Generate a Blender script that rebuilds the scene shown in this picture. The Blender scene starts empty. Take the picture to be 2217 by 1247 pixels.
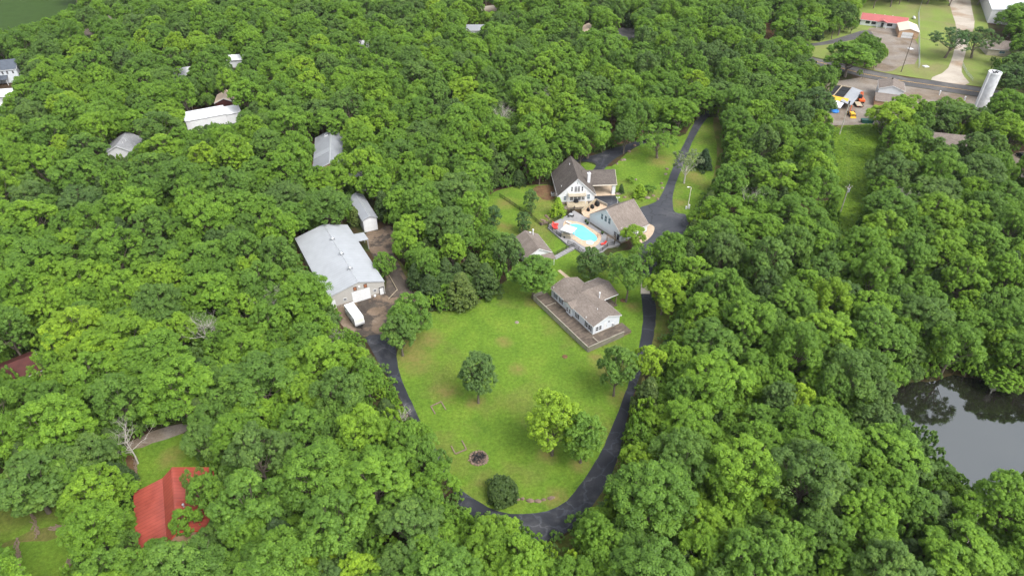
import bpy, math, random
import numpy as np
from mathutils import Vector, noise
R = math.radians
scene = bpy.context.scene
col = scene.collection

# ---------------------------------------------------------------- camera
CAM_H, PITCH, FPX, CX, CY = 110.0, R(37), 1478.0, 1108.5, 623.5
cam_data = bpy.data.cameras.new('camera')
cam_data.sensor_width = 36.0
cam_data.lens = 24.0
cam_data.clip_end = 6000
cam = bpy.data.objects.new('camera', cam_data)
cam.location = (0, 0, CAM_H)
cam.rotation_euler = (R(90) - PITCH, 0, 0)
col.objects.link(cam)
scene.camera = cam

# ---------------------------------------------------------------- light: overcast day
SUN_DIR = Vector((0.42, -0.42, 0.80)).normalized()      # towards the sun
world = bpy.data.worlds.new('World')
scene.world = world
world.use_nodes = True
wn = world.node_tree
wn.nodes.clear()
w_out = wn.nodes.new('ShaderNodeOutputWorld')
w_bg = wn.nodes.new('ShaderNodeBackground')
w_sky = wn.nodes.new('ShaderNodeTexSky')
w_hs = wn.nodes.new('ShaderNodeHueSaturation')
w_sky.sky_type = 'NISHITA'
w_sky.sun_disc = False
w_sky.sun_elevation = math.asin(SUN_DIR.z)
w_sky.sun_rotation = math.atan2(SUN_DIR.x, SUN_DIR.y)
w_sky.air_density = 1.0
w_sky.dust_density = 3.0
w_hs.inputs['Saturation'].default_value = 0.28
w_bg.inputs['Strength'].default_value = 0.15
wn.links.new(w_sky.outputs[0], w_hs.inputs['Color'])
wn.links.new(w_hs.outputs[0], w_bg.inputs[0])
wn.links.new(w_bg.outputs[0], w_out.inputs[0])
sun_data = bpy.data.lights.new('sun', 'SUN')
sun_data.energy = 1.4
sun_data.angle = R(30)
sun_data.color = (1.0, 0.965, 0.91)
sun = bpy.data.objects.new('sun', sun_data)
sun.rotation_euler = SUN_DIR.to_track_quat('Z', 'Y').to_euler()
sun.location = (60, -60, 160)
col.objects.link(sun)
scene.view_settings.view_transform = 'Standard'
scene.view_settings.look = 'None'
scene.view_settings.exposure = 1.12
scene.view_settings.gamma = 1.0
scene.render.resolution_x, scene.render.resolution_y = 1024, 575
scene.cycles.max_bounces = 5
scene.cycles.diffuse_bounces = 3
scene.cycles.transmission_bounces = 2
scene.cycles.transparent_max_bounces = 4

# ---------------------------------------------------------------- survey: photo pixel -> point in the world (metres)
cp, sp = math.cos(PITCH), math.sin(PITCH)
def G(x, y, z=0.0):
    u = (x - CX) / FPX; v = (y - CY) / FPX
    dx, dy, dz = u, cp - v * sp, -sp - v * cp
    t = (z - CAM_H) / dz
    return Vector((t * dx, t * dy, z))
def PX(x, y, z):
    dep = y * cp - (z - CAM_H) * sp
    return (CX + FPX * x / dep, CY - FPX * (y * sp + (z - CAM_H) * cp) / dep, dep)

# ---------------------------------------------------------------- materials
def node_mat(name):
    m = bpy.data.materials.new(name)
    m.use_nodes = True
    nt = m.node_tree
    b = nt.nodes['Principled BSDF']
    return m, nt, b
def coords(nt, kind='Object', scale=(1, 1, 1), rot=(0, 0, 0)):
    tc = nt.nodes.new('ShaderNodeTexCoord')
    mp = nt.nodes.new('ShaderNodeMapping')
    mp.inputs['Scale'].default_value = scale
    mp.inputs['Rotation'].default_value = rot
    nt.links.new(tc.outputs[kind], mp.inputs[0])
    return mp.outputs[0]
def noise_n(nt, vec, scale, detail=4, rough=0.6, dist=0.0):
    n = nt.nodes.new('ShaderNodeTexNoise')
    n.inputs['Scale'].default_value = scale
    n.inputs['Detail'].default_value = detail
    n.inputs['Roughness'].default_value = rough
    n.inputs['Distortion'].default_value = dist
    nt.links.new(vec, n.inputs['Vector'])
    return n.outputs['Fac']
def ramp(nt, fac, stops):
    r = nt.nodes.new('ShaderNodeValToRGB')
    el = r.color_ramp.elements
    el[0].position, el[0].color = stops[0][0], (*stops[0][1], 1)
    el[1].position, el[1].color = stops[-1][0], (*stops[-1][1], 1)
    for p, c in stops[1:-1]:
        e = el.new(p); e.color = (*c, 1)
    nt.links.new(fac, r.inputs[0])
    return r.outputs[0]
def mix(nt, fac, a, b, mode='MIX'):
    m = nt.nodes.new('ShaderNodeMix')
    m.data_type = 'RGBA'; m.blend_type = mode
    for sock, v in ((m.inputs[0], fac), (m.inputs[6], a), (m.inputs[7], b)):
        if isinstance(v, bpy.types.NodeSocket): nt.links.new(v, sock)
        elif isinstance(v, (int, float)): sock.default_value = v
        else: sock.default_value = (*v, 1)
    return m.outputs[2]
def bump(nt, b, h, strength, dist=0.05):
    n = nt.nodes.new('ShaderNodeBump')
    n.inputs['Strength'].default_value = strength
    n.inputs['Distance'].default_value = dist
    nt.links.new(h, n.inputs['Height'])
    nt.links.new(n.outputs[0], b.inputs['Normal'])
def plain(name, c, rough=0.7, metal=0.0, var=0.15, scale=3.0, spec=0.3):
    m, nt, b = node_mat(name)
    v = coords(nt)
    n = noise_n(nt, v, scale, 5, 0.65)
    c0 = tuple(x * (1 - var) for x in c); c1 = tuple(min(1, x * (1 + var)) for x in c)
    nt.links.new(ramp(nt, n, [(0.3, c0), (0.7, c1)]), b.inputs['Base Color'])
    b.inputs['Roughness'].default_value = rough
    b.inputs['Metallic'].default_value = metal
    b.inputs['Specular IOR Level'].default_value = spec
    return m
def layered(name, scale1, stops1, scale2, stops2, fac_scale, fac_lo, fac_hi, rough=0.95, bstr=0.4, bscale=3.0, bdist=0.1, spec=0.15, fine=None):
    m, nt, b = node_mat(name)
    v = coords(nt, 'Object')
    a = ramp(nt, noise_n(nt, v, scale1, 6, 0.7), stops1)
    c = ramp(nt, noise_n(nt, v, scale2, 6, 0.7, 0.4), stops2)
    f = ramp(nt, noise_n(nt, v, fac_scale, 5, 0.62, 0.3), [(fac_lo, (0, 0, 0)), (fac_hi, (1, 1, 1))])
    o = mix(nt, f, a, c)
    if fine:
        g = ramp(nt, noise_n(nt, v, fine[0], 3, 0.8), [(0.25, (fine[1],) * 3), (0.75, (fine[2],) * 3)])
        o = mix(nt, 1.0, o, g, 'MULTIPLY')
    nt.links.new(o, b.inputs['Base Color'])
    b.inputs['Roughness'].default_value = rough
    b.inputs['Specular IOR Level'].default_value = spec
    bump(nt, b, noise_n(nt, v, bscale, 5, 0.75), bstr, bdist)
    return m
M = {}
M['floor'] = layered('forest_floor', .25, [(.3, (.035, .024, .013)), (.7, (.085, .055, .030))], .5, [(.3, (.028, .045, .012)), (.7, (.06, .085, .02))], .09, .45, .62, fine=(2.2, .6, 1.3))
M['grass'] = layered('lawn_grass', .12, [(.3, (.084, .158, .018)), (.5, (.118, .208, .022)), (.72, (.162, .242, .030))], .16, [(.3, (.120, .140, .028)), (.7, (.190, .170, .058))], .045, .50, .70, bstr=.9, bscale=2.4, bdist=.22, fine=(1.3, .58, 1.32))
M['grass_dry'] = layered('dry_grass', .2, [(.3, (.135, .125, .038)), (.7, (.20, .165, .068))], .3, [(.3, (.075, .105, .018)), (.7, (.105, .150, .022))], .12, .40, .60, bstr=.6, bscale=2.5, bdist=.15, fine=(1.8, .65, 1.25))
M['grass_far'] = layered('meadow_grass', .06, [(.3, (.150, .210, .045)), (.7, (.200, .255, .062))], .1, [(.3, (.155, .165, .06)), (.7, (.215, .20, .09))], .04, .45, .65, bstr=.5, bscale=1.5, bdist=.2, fine=(1.2, .8, 1.15))
M['scrub'] = layered('scrub_grass', .3, [(.3, (.11, .165, .024)), (.7, (.20, .27, .04))], .4, [(.3, (.14, .13, .04)), (.7, (.20, .165, .07))], .12, .48, .66, bstr=1.0, bscale=1.4, bdist=.5, fine=(1.5, .55, 1.3))
def patches(m, spots, c0, c1):
    nt = m.node_tree; b = nt.nodes['Principled BSDF']
    src = b.inputs['Base Color'].links[0].from_socket
    v = coords(nt); tot = None
    nz = noise_n(nt, v, .45, 6, .7, .4)
    for (px, py, r_) in spots:
        p = G(px, py)
        d = nt.nodes.new('ShaderNodeVectorMath'); d.operation = 'DISTANCE'; nt.links.new(v, d.inputs[0]); d.inputs[1].default_value = (p.x, p.y, .015)
        q = nt.nodes.new('ShaderNodeMapRange'); q.inputs['From Min'].default_value = 0; q.inputs['From Max'].default_value = r_; q.inputs['To Min'].default_value = 1; q.inputs['To Max'].default_value = 0
        nt.links.new(d.outputs['Value'], q.inputs['Value'])
        if tot is None: tot = q.outputs[0]
        else:
            a = nt.nodes.new('ShaderNodeMath'); a.operation = 'MAXIMUM'; nt.links.new(tot, a.inputs[0]); nt.links.new(q.outputs[0], a.inputs[1]); tot = a.outputs[0]
    a = nt.nodes.new('ShaderNodeMath'); a.operation = 'MULTIPLY'; nt.links.new(tot, a.inputs[0]); nt.links.new(nz, a.inputs[1])
    f = ramp(nt, a.outputs[0], [(.16, (0, 0, 0)), (.50, (1, 1, 1))])
    col_ = ramp(nt, noise_n(nt, v, 1.3, 5, .7), [(.3, c0), (.7, c1)])
    nt.links.new(mix(nt, f, src, col_), b.inputs['Base Color'])
patches(M['grass'], [(895, 775, 10), (930, 735, 7), (880, 750, 6), (1320, 800, 8), (1345, 860, 6), (1290, 775, 4), (1160, 655, 5), (1028, 872, 4), (1185, 985, 4.5), (1255, 1005, 4), (965, 850, 6), (1090, 740, 4), (1370, 665, 4), (1338, 715, 5), (1180, 430, 9), (1095, 440, 7), (1090, 490, 5), (1430, 350, 9), (1360, 325, 7), (1500, 380, 8), (1470, 440, 6), (1120, 800, 4), (1205, 1080, 5), (370, 990, 5)], (.150, .150, .034), (.215, .195, .062))
M['dirt'] = layered('bare_dirt', .4, [(.3, (.10, .055, .030)), (.7, (.20, .12, .065))], .5, [(.3, (.09, .09, .03)), (.7, (.13, .13, .04))], .2, .5, .7, fine=(3, .7, 1.2))
M['asphalt'] = layered('fresh_asphalt', .15, [(.3, (.017, .019, .025)), (.7, (.032, .035, .044))], .3, [(.3, (.045, .047, .054)), (.7, (.080, .080, .086))], .11, .53, .66, rough=.72, spec=.35, bstr=.2, bscale=6, bdist=.02, fine=(5, .85, 1.15))
def cracks(m, sc_, lo, dist=1.2):
    nt = m.node_tree; b = nt.nodes['Principled BSDF']; src = b.inputs['Base Color'].links[0].from_socket
    v = coords(nt); n = nt.nodes.new('ShaderNodeTexNoise'); n.inputs['Scale'].default_value = .5; nt.links.new(v, n.inputs['Vector'])
    ad = nt.nodes.new('ShaderNodeVectorMath'); ad.operation = 'MULTIPLY_ADD'; nt.links.new(n.outputs['Color'], ad.inputs[0]); ad.inputs[1].default_value = (dist * 2,) * 3; nt.links.new(v, ad.inputs[2])
    vo = nt.nodes.new('ShaderNodeTexVoronoi'); vo.feature = 'DISTANCE_TO_EDGE'; vo.inputs['Scale'].default_value = sc_; nt.links.new(ad.outputs[0], vo.inputs['Vector'])
    f = ramp(nt, vo.outputs['Distance'], [(0.0, (lo,) * 3), (.035, (1, 1, 1))])
    nt.links.new(mix(nt, 1.0, src, f, 'MULTIPLY'), b.inputs['Base Color'])
M['court'] = layered('worn_asphalt', .15, [(.3, (.040, .043, .052)), (.7, (.058, .062, .073))], .3, [(.3, (.070, .073, .082)), (.7, (.10, .10, .108))], .1, .5, .66, rough=.75, spec=.3, bstr=.2, bscale=6, bdist=.02, fine=(5, .85, 1.15))
cracks(M['asphalt'], .16, 1.9); cracks(M['court'], .13, .6)
M['asphalt_old'] = layered('old_asphalt', .15, [(.3, (.070, .068, .070)), (.7, (.115, .112, .112))], .3, [(.3, (.13, .125, .12)), (.7, (.17, .16, .15))], .1, .5, .7, bstr=.2, bscale=5, bdist=.02, fine=(4, .85, 1.15))
M['yard'] = layered('stained_concrete', .12, [(.3, (.100, .072, .048)), (.5, (.185, .135, .095)), (.72, (.31, .245, .185))], .35, [(.3, (.040, .030, .024)), (.7, (.085, .072, .060))], .2, .47, .55, rough=.85, spec=.3, bstr=.15, bscale=4, bdist=.02, fine=(2.5, .8, 1.15))
M['gravel'] = layered('gravel', .1, [(.3, (.36, .315, .265)), (.7, (.50, .45, .38))], .2, [(.3, (.26, .19, .13)), (.7, (.38, .29, .21))], .06, .5, .66, fine=(3, .75, 1.15))
M['gravel_dark'] = layered('gravel_yard_ground', .1, [(.3, (.19, .165, .145)), (.7, (.29, .26, .225))], .2, [(.3, (.13, .10, .075)), (.7, (.24, .19, .14))], .08, .42, .60, fine=(2, .7, 1.25))
M['concrete'] = plain('pale_concrete', (.40, .36, .30), .9, var=.2, scale=.8)
M['concrete_pink'] = plain('tan_concrete', (.46, .36, .26), .9, var=.18, scale=.7)
M['pooldeck'] = plain('grey_pool_deck', (.27, .265, .27), .85, var=.14, scale=.6)
M['coping'] = plain('tan_stone_coping', (.50, .375, .265), .85, var=.3, scale=1.6)
M['stone'] = plain('fieldstone', (.24, .20, .16), .9, var=.5, scale=2.5)
M['rock'] = plain('rock', (.20, .145, .11), .95, var=.4, scale=2)
M['white'] = plain('white_paint', (.66, .67, .68), .55, var=.07, scale=1.2)
M['white_roof'] = plain('white_sheet_metal', (.66, .67, .70), .4, var=.04, scale=.3)
M['cream'] = plain('cream_trim', (.72, .66, .56), .6, var=.08)
M['tanwood'] = plain('tan_deck_wood', (.40, .34, .24), .85, var=.25, scale=2)
M['black'] = plain('black_cover', (.018, .019, .022), .6, var=.3)
M['blackmetal'] = plain('black_metal', (.02, .02, .022), .45, var=.1)
M['steel'] = plain('galvanised_steel', (.50, .52, .54), .45, .5, var=.12)
M['red'] = plain('red_plastic', (.62, .055, .045), .5, var=.1)
M['orange'] = plain('orange_paint', (.66, .12, .03), .45, var=.1)
M['yellow'] = plain('yellow_paint', (.74, .42, .04), .45, var=.1)
M['blue'] = plain('blue_tarp', (.03, .20, .62), .5, var=.15)
M['terracotta'] = plain('terracotta', (.30, .12, .06), .8, var=.2)
M['brownwood'] = plain('weathered_log', (.20, .15, .11), .9, var=.3, scale=3)
M['ash'] = layered('ash_and_rubble', 1.2, [(.3, (.02, .018, .016)), (.7, (.12, .10, .085))], 2, [(.3, (.03, .02, .015)), (.7, (.24, .17, .13))], 1.0, .45, .6, fine=(4, .5, 1.4))
M['tanwall'] = plain('tan_wall', (.50, .32, .20), .7, var=.08)
M['bark'] = plain('bark', (.15, .125, .10), .95, var=.4, scale=2.5)
M['deadbark'] = plain('bleached_bark', (.42, .39, .35), .95, var=.25, scale=2)
M['maroon'] = plain('maroon_roof', (.080, .024, .021), .7, var=.25, scale=.6)
M['rubber'] = plain('rubber', (.02, .02, .02), .8, var=.1)
M['slate'] = plain('slate_blue_shingle', (.085, .10, .125), .9, var=.2, scale=.6)
M['lampglass'] = plain('lamp_cover', (.82, .83, .85), .3, var=.03)
M['plank'] = plain('pale_stone_wall', (.30, .27, .23), .9, var=.4, scale=1.2)

def siding(name, c, step=.22, vertical=False, var=.05, rough=.55, bs=.5):
    m, nt, b = node_mat(name)
    v = coords(nt)
    w = nt.nodes.new('ShaderNodeTexWave')
    w.wave_type = 'BANDS'; w.bands_direction = 'X' if vertical else 'Z'; w.wave_profile = 'SAW'
    w.inputs['Scale'].default_value = 1 / step * .159 * 2
    nt.links.new(v, w.inputs[0])
    n = noise_n(nt, v, .7, 5, .65)
    a = ramp(nt, n, [(.3, tuple(x * (1 - var) for x in c)), (.7, tuple(min(1, x * (1 + var)) for x in c))])
    sh = ramp(nt, w.outputs['Fac'], [(0.0, (.86,) * 3), (.15, (1,) * 3)])
    nt.links.new(mix(nt, 1.0, a, sh, 'MULTIPLY'), b.inputs['Base Color'])
    b.inputs['Roughness'].default_value = rough
    bump(nt, b, w.outputs['Fac'], bs, .02)
    return m
M['siding'] = siding('white_lap_siding', (.70, .72, .74))
M['siding_blue'] = siding('pale_blue_siding', (.64, .68, .72))
M['barnwall'] = siding('greige_metal_siding', (.42, .405, .38), .3, True)
M['whitewall'] = siding('white_metal_siding', (.66, .66, .68), .3, True)
M['door'] = siding('white_sectional_door', (.68, .69, .72), .5)

def shingle(name, c, c2):
    m, nt, b = node_mat(name)
    v = coords(nt)
    br = nt.nodes.new('ShaderNodeTexBrick')
    br.inputs['Scale'].default_value = 1.0
    br.inputs['Brick Width'].default_value = .55
    br.inputs['Row Height'].default_value = .22
    br.inputs['Mortar Size'].default_value = .012
    br.inputs['Color1'].default_value = (*c, 1); br.inputs['Color2'].default_value = (*c2, 1)
    br.inputs['Mortar'].default_value = (*[x * .55 for x in c], 1)
    nt.links.new(v, br.inputs[0])
    n = ramp(nt, noise_n(nt, v, .35, 6, .7), [(.3, (.78,) * 3), (.7, (1.18,) * 3)])
    f = ramp(nt, noise_n(nt, v, 4.5, 3, .8), [(.3, (.75,) * 3), (.7, (1.22,) * 3)])
    o = mix(nt, 1.0, mix(nt, 1.0, br.outputs[0], n, 'MULTIPLY'), f, 'MULTIPLY')
    nt.links.new(o, b.inputs['Base Color'])
    b.inputs['Roughness'].default_value = .95
    b.inputs['Specular IOR Level'].default_value = .1
    return m
M['shingle'] = shingle('brown_grey_shingle', (.185, .155, .135), (.235, .200, .175))
M['shingle_dark'] = shingle('dark_brown_shingle', (.100, .086, .078), (.135, .118, .106))
M['shingle_grey'] = shingle('grey_shingle', (.30, .305, .315), (.24, .245, .26))

def seam(name, c, rough=.4, axis='Y', step=.9, metal=.0, var=.07, dark=.9):
    m, nt, b = node_mat(name)
    v = coords(nt)
    w = nt.nodes.new('ShaderNodeTexWave')
    w.wave_type = 'BANDS'; w.bands_direction = axis
    w.inputs['Scale'].default_value = .314 / step
    nt.links.new(v, w.inputs[0])
    l = ramp(nt, w.outputs['Fac'], [(.0, (dark,) * 3), (.12, (1,) * 3)])
    n = noise_n(nt, v, .25, 6, .7, .3)
    a = ramp(nt, n, [(.3, tuple(x * (1 - var) for x in c)), (.7, tuple(min(1, x * (1 + var)) for x in c))])
    nt.links.new(mix(nt, 1.0, a, l, 'MULTIPLY'), b.inputs['Base Color'])
    b.inputs['Roughness'].default_value = rough
    b.inputs['Metallic'].default_value = metal
    bump(nt, b, w.outputs['Fac'], .3, .03)
    return m
M['barnroof'] = seam('light_grey_metal_roof', (.36, .38, .405), .5, 'Y', .9, .0, .1, .84)
M['shedroof'] = seam('grey_metal_roof', (.28, .295, .32), .5, 'Y', .6, .0, .12, .84)
M['redroof'] = seam('red_metal_roof', (.33, .070, .050), .30, 'Y', .8, .0, .28, .72)
M['redroof2'] = seam('faded_red_metal_roof', (.38, .105, .10), .5, 'X', .8)
M['tanroof'] = seam('pale_tan_metal_roof', (.74, .58, .45), .5, 'Y', .8)
M['whiteroof'] = seam('white_ribbed_roof', (.64, .66, .72), .45, 'X', 1.0)
def planks(name, c, axis, step, var=.4):
    m, nt, b = node_mat(name)
    v = coords(nt)
    w = nt.nodes.new('ShaderNodeTexWave')
    w.wave_type = 'BANDS'; w.bands_direction = axis
    w.inputs['Scale'].default_value = .314 / step
    nt.links.new(v, w.inputs[0])
    l = ramp(nt, w.outputs['Fac'], [(.0, (.55,) * 3), (.2, (1,) * 3)])
    n = noise_n(nt, coords(nt, 'Object', (1, .35, 1) if axis == 'X' else (.35, 1, 1)), 1.1, 6, .7, .3)
    a = ramp(nt, n, [(.32, tuple(x * (1 - var) for x in c)), (.5, c), (.7, tuple(min(1, x * (1 + 1.3 * var)) for x in c))])
    nt.links.new(mix(nt, 1.0, a, l, 'MULTIPLY'), b.inputs['Base Color'])
    b.inputs['Roughness'].default_value = .85
    return m
M['deck'] = planks('weathered_brown_deck', (.112, .088, .068), 'X', .34, .6)
M['fencewood'] = planks('grey_fence_boards', (.36, .33, .27), 'X', .25, .22)

def glass(name, c=(.02, .025, .035)):
    m, nt, b = node_mat(name)
    b.inputs['Base Color'].default_value = (*c, 1)
    b.inputs['Roughness'].default_value = .08
    b.inputs['Specular IOR Level'].default_value = .7
    return m
M['glass'] = glass('dark_window_glass')
M['glass_blue'] = glass('bluish_window_glass', (.10, .17, .22))
def water(name, c, rough, bscale, bstr, spec=.5):
    m, nt, b = node_mat(name)
    v = coords(nt)
    n = noise_n(nt, v, .2, 4, .6)
    nt.links.new(ramp(nt, n, [(.3, tuple(x * .85 for x in c)), (.7, tuple(x * 1.15 for x in c))]), b.inputs['Base Color'])
    b.inputs['Roughness'].default_value = rough
    b.inputs['Specular IOR Level'].default_value = spec
    b.inputs['IOR'].default_value = 1.33
    bump(nt, b, noise_n(nt, v, bscale, 3, .6), bstr, .02)
    return m
M['pond'] = water('dark_pond_water', (.016, .016, .012), .03, 2.2, .12)
M['lake'] = water('green_lake_water', (.034, .066, .012), .5, .8, .3, .03)
nt = M['pond'].node_tree
gl_ = nt.nodes.new('ShaderNodeBsdfGlossy'); gl_.inputs['Roughness'].default_value = .03; gl_.inputs['Color'].default_value = (.92, .96, .94, 1)
mx_ = nt.nodes.new('ShaderNodeMixShader'); mx_.inputs[0].default_value = .25
bn_ = [n for n in nt.nodes if n.type == 'BUMP'][0]; nt.links.new(bn_.outputs[0], gl_.inputs['Normal'])
nt.links.new(nt.nodes['Principled BSDF'].outputs[0], mx_.inputs[1]); nt.links.new(gl_.outputs[0], mx_.inputs[2])
nt.links.new(mx_.outputs[0], nt.nodes['Material Output'].inputs['Surface'])
M['pool'] = water('pool_water', (.16, .52, .66), .06, 1.2, .2)
M['spa'] = water('spa_water', (.42, .66, .68), .06, 1.6, .2)

def leafmat(name, stops, trans=.17):
    m = bpy.data.materials.new(name); m.use_nodes = True
    nt = m.node_tree; nt.nodes.clear()
    out = nt.nodes.new('ShaderNodeOutputMaterial')
    at = nt.nodes.new('ShaderNodeAttribute'); at.attribute_type = 'INSTANCER'; at.attribute_name = 'tint'
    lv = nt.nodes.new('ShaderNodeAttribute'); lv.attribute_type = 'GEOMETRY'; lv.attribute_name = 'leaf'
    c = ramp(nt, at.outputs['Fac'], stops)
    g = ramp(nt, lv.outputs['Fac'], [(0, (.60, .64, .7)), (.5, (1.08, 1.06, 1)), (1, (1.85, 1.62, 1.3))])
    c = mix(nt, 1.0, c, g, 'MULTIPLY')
    pb = nt.nodes.new('ShaderNodeBsdfPrincipled')
    pb.inputs['Roughness'].default_value = .55
    pb.inputs['Specular IOR Level'].default_value = .22
    tr = nt.nodes.new('ShaderNodeBsdfTranslucent')
    ms = nt.nodes.new('ShaderNodeMixShader'); ms.inputs[0].default_value = trans
    nt.links.new(c, pb.inputs['Base Color'])
    t2 = mix(nt, 1.0, c, (1.1, 1.15, .55), 'MULTIPLY')
    nt.links.new(t2, tr.inputs[0])
    nt.links.new(pb.outputs[0], ms.inputs[1]); nt.links.new(tr.outputs[0], ms.inputs[2])
    nt.links.new(ms.outputs[0], out.inputs[0])
    return m
TONES = [(0, (.062, .128, .040)), (.2, (.094, .168, .042)), (.4, (.102, .204, .030)), (.6, (.128, .250, .026)), (.8, (.164, .290, .026)), (1, (.215, .345, .026))]
M['yard_drive'] = layered('oily_drive', .2, [(.3, (.060, .050, .042)), (.7, (.115, .098, .082))], .4, [(.3, (.04, .036, .034)), (.7, (.15, .12, .095))], .2, .45, .6, rough=.85, bstr=.15, bscale=4, bdist=.02, fine=(2.5, .75, 1.2))
M['leaf'] = leafmat('oak_leaves', TONES)
M['needle'] = leafmat('cedar_needles', [(0, (.026, .054, .022)), (.5, (.056, .100, .026)), (1, (.100, .145, .034))], .12)
M['pale_leaf'] = leafmat('pale_sparse_leaves', [(0, (.09, .14, .06)), (1, (.14, .18, .09))])

# ---------------------------------------------------------------- mesh helpers
class MB:
    def __init__(s): s.v = []; s.f = []
    def add(s, vs, fs):
        o = len(s.v); s.v += [tuple(p) for p in vs]; s.f += [tuple(i + o for i in f) for f in fs]; return s
    def box(s, x0, x1, y0, y1, z0, z1):
        return s.add([(x0, y0, z0), (x1, y0, z0), (x1, y1, z0), (x0, y1, z0), (x0, y0, z1), (x1, y0, z1), (x1, y1, z1), (x0, y1, z1)],
                     [(0, 3, 2, 1), (4, 5, 6, 7), (0, 1, 5, 4), (1, 2, 6, 5), (2, 3, 7, 6), (3, 0, 4, 7)])
    def prism(s, pts, z0, z1):            # closed polygon pts (x,y) extruded in z
        n = len(pts)
        vs = [(p[0], p[1], z0) for p in pts] + [(p[0], p[1], z1) for p in pts]
        return s.add(vs, [tuple(range(n))[::-1], tuple(range(n, 2 * n))] + [(i, (i + 1) % n, n + (i + 1) % n, n + i) for i in range(n)])
    def extr(s, prof, a, b, axis='y'):    # closed profile (u,z) extruded along axis from a to b
        n = len(prof)
        if axis == 'y': vs = [(u, a, z) for u, z in prof] + [(u, b, z) for u, z in prof]
        else: vs = [(a, u, z) for u, z in prof] + [(b, u, z) for u, z in prof]
        return s.add(vs, [tuple(range(n)), tuple(range(n, 2 * n))[::-1]] + [(i, n + i, n + (i + 1) % n, (i + 1) % n) for i in range(n)])
    def cyl(s, p0, p1, r0, r1=None, n=8, cap=True):
        if r1 is None: r1 = r0
        p0, p1 = Vector(p0), Vector(p1)
        d = (p1 - p0).normalized()
        a = d.orthogonal().normalized(); b = d.cross(a)
        vs = []
        for p, r in ((p0, r0), (p1, r1)):
            for i in range(n):
                t = 2 * math.pi * i / n
                vs.append(p + (a * math.cos(t) + b * math.sin(t)) * r)
        fs = [(i, (i + 1) % n, n + (i + 1) % n, n + i) for i in range(n)]
        if cap: fs += [tuple(range(n))[::-1], tuple(range(n, 2 * n))]
        return s.add(vs, fs)
    def tube(s, pts, rs, n=6):
        o = len(s.v); pts = [Vector(p) for p in pts]
        if not hasattr(rs, '__len__'): rs = [rs] * len(pts)
        for k, p in enumerate(pts):
            d = (pts[min(k + 1, len(pts) - 1)] - pts[max(k - 1, 0)]).normalized()
            a = d.cross(Vector((.31, .17, .93))).normalized()
            if a.length < .1: a = d.orthogonal().normalized()
            b = d.cross(a)
            for i in range(n):
                t = 2 * math.pi * i / n
                s.v.append(tuple(p + (a * math.cos(t) + b * math.sin(t)) * rs[k]))
        for k in range(len(pts) - 1):
            for i in range(n):
                s.f.append((o + k * n + i, o + k * n + (i + 1) % n, o + (k + 1) * n + (i + 1) % n, o + (k + 1) * n + i))
        s.f.append(tuple(range(o, o + n))[::-1]); e = o + (len(pts) - 1) * n
        s.f.append(tuple(range(e, e + n)))
        return s
    def ell(s, c, rx, ry, rz, nu=10, nv=6, z0=-1.0, jit=0, rnd=None):
        o = len(s.v)
        for j in range(nv + 1):
            ph = math.asin(max(-1, min(1, z0))) + (math.pi / 2 - math.asin(z0)) * j / nv
            for i in range(nu):
                t = 2 * math.pi * i / nu
                k = 1 + (rnd.uniform(-jit, jit) if rnd else 0)
                s.v.append((c[0] + rx * k * math.cos(ph) * math.cos(t), c[1] + ry * k * math.cos(ph) * math.sin(t), c[2] + rz * k * math.sin(ph)))
        for j in range(nv):
            for i in range(nu):
                s.f.append((o + j * nu + i, o + j * nu + (i + 1) % nu, o + (j + 1) * nu + (i + 1) % nu, o + (j + 1) * nu + i))
        s.f.append(tuple(range(o, o + nu))[::-1])
        return s
    def build(s, name, mat, parent=None, smooth=False, bevel=0):
        me = bpy.data.meshes.new(name)
        me.from_pydata(s.v, [], s.f); me.validate(); me.update()
        if mat: me.materials.append(mat)
        o = bpy.data.objects.new(name, me); col.objects.link(o)
        if parent: o.parent = parent
        if smooth: me.polygons.foreach_set('use_smooth', [True] * len(me.polygons))
        if bevel:
            bm = o.modifiers.new('bevel', 'BEVEL'); bm.width = bevel; bm.segments = 2; bm.limit_method = 'ANGLE'
        return o
def tag(o, label=None, cat=None, group=None, kind=None):
    if label: o['label'] = label
    if cat: o['category'] = cat
    if group: o['group'] = group
    if kind: o['kind'] = kind
    return o
def thing(name, label, cat, loc=(0, 0, 0), rz=0, group=None):
    o = bpy.data.objects.new(name, None); col.objects.link(o)
    o.empty_display_size = .5
    o.location = loc; o.rotation_euler = (0, 0, rz)
    return tag(o, label, cat, group)
def copy_tree(o, parent=None):
    c = o.copy(); col.objects.link(c); c.parent = parent
    for ch in list(o.children): copy_tree(ch, c)
    return c
def smooth_poly(pts, k=2):
    for _ in range(k):
        q = []
        for i, p in enumerate(pts):
            a = pts[(i + 1) % len(pts)]
            q.append((p[0] * .75 + a[0] * .25, p[1] * .75 + a[1] * .25)); q.append((p[0] * .25 + a[0] * .75, p[1] * .25 + a[1] * .75))
        pts = q
    return pts
SHEETS = []        # world polygons where no trunk may stand
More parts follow.
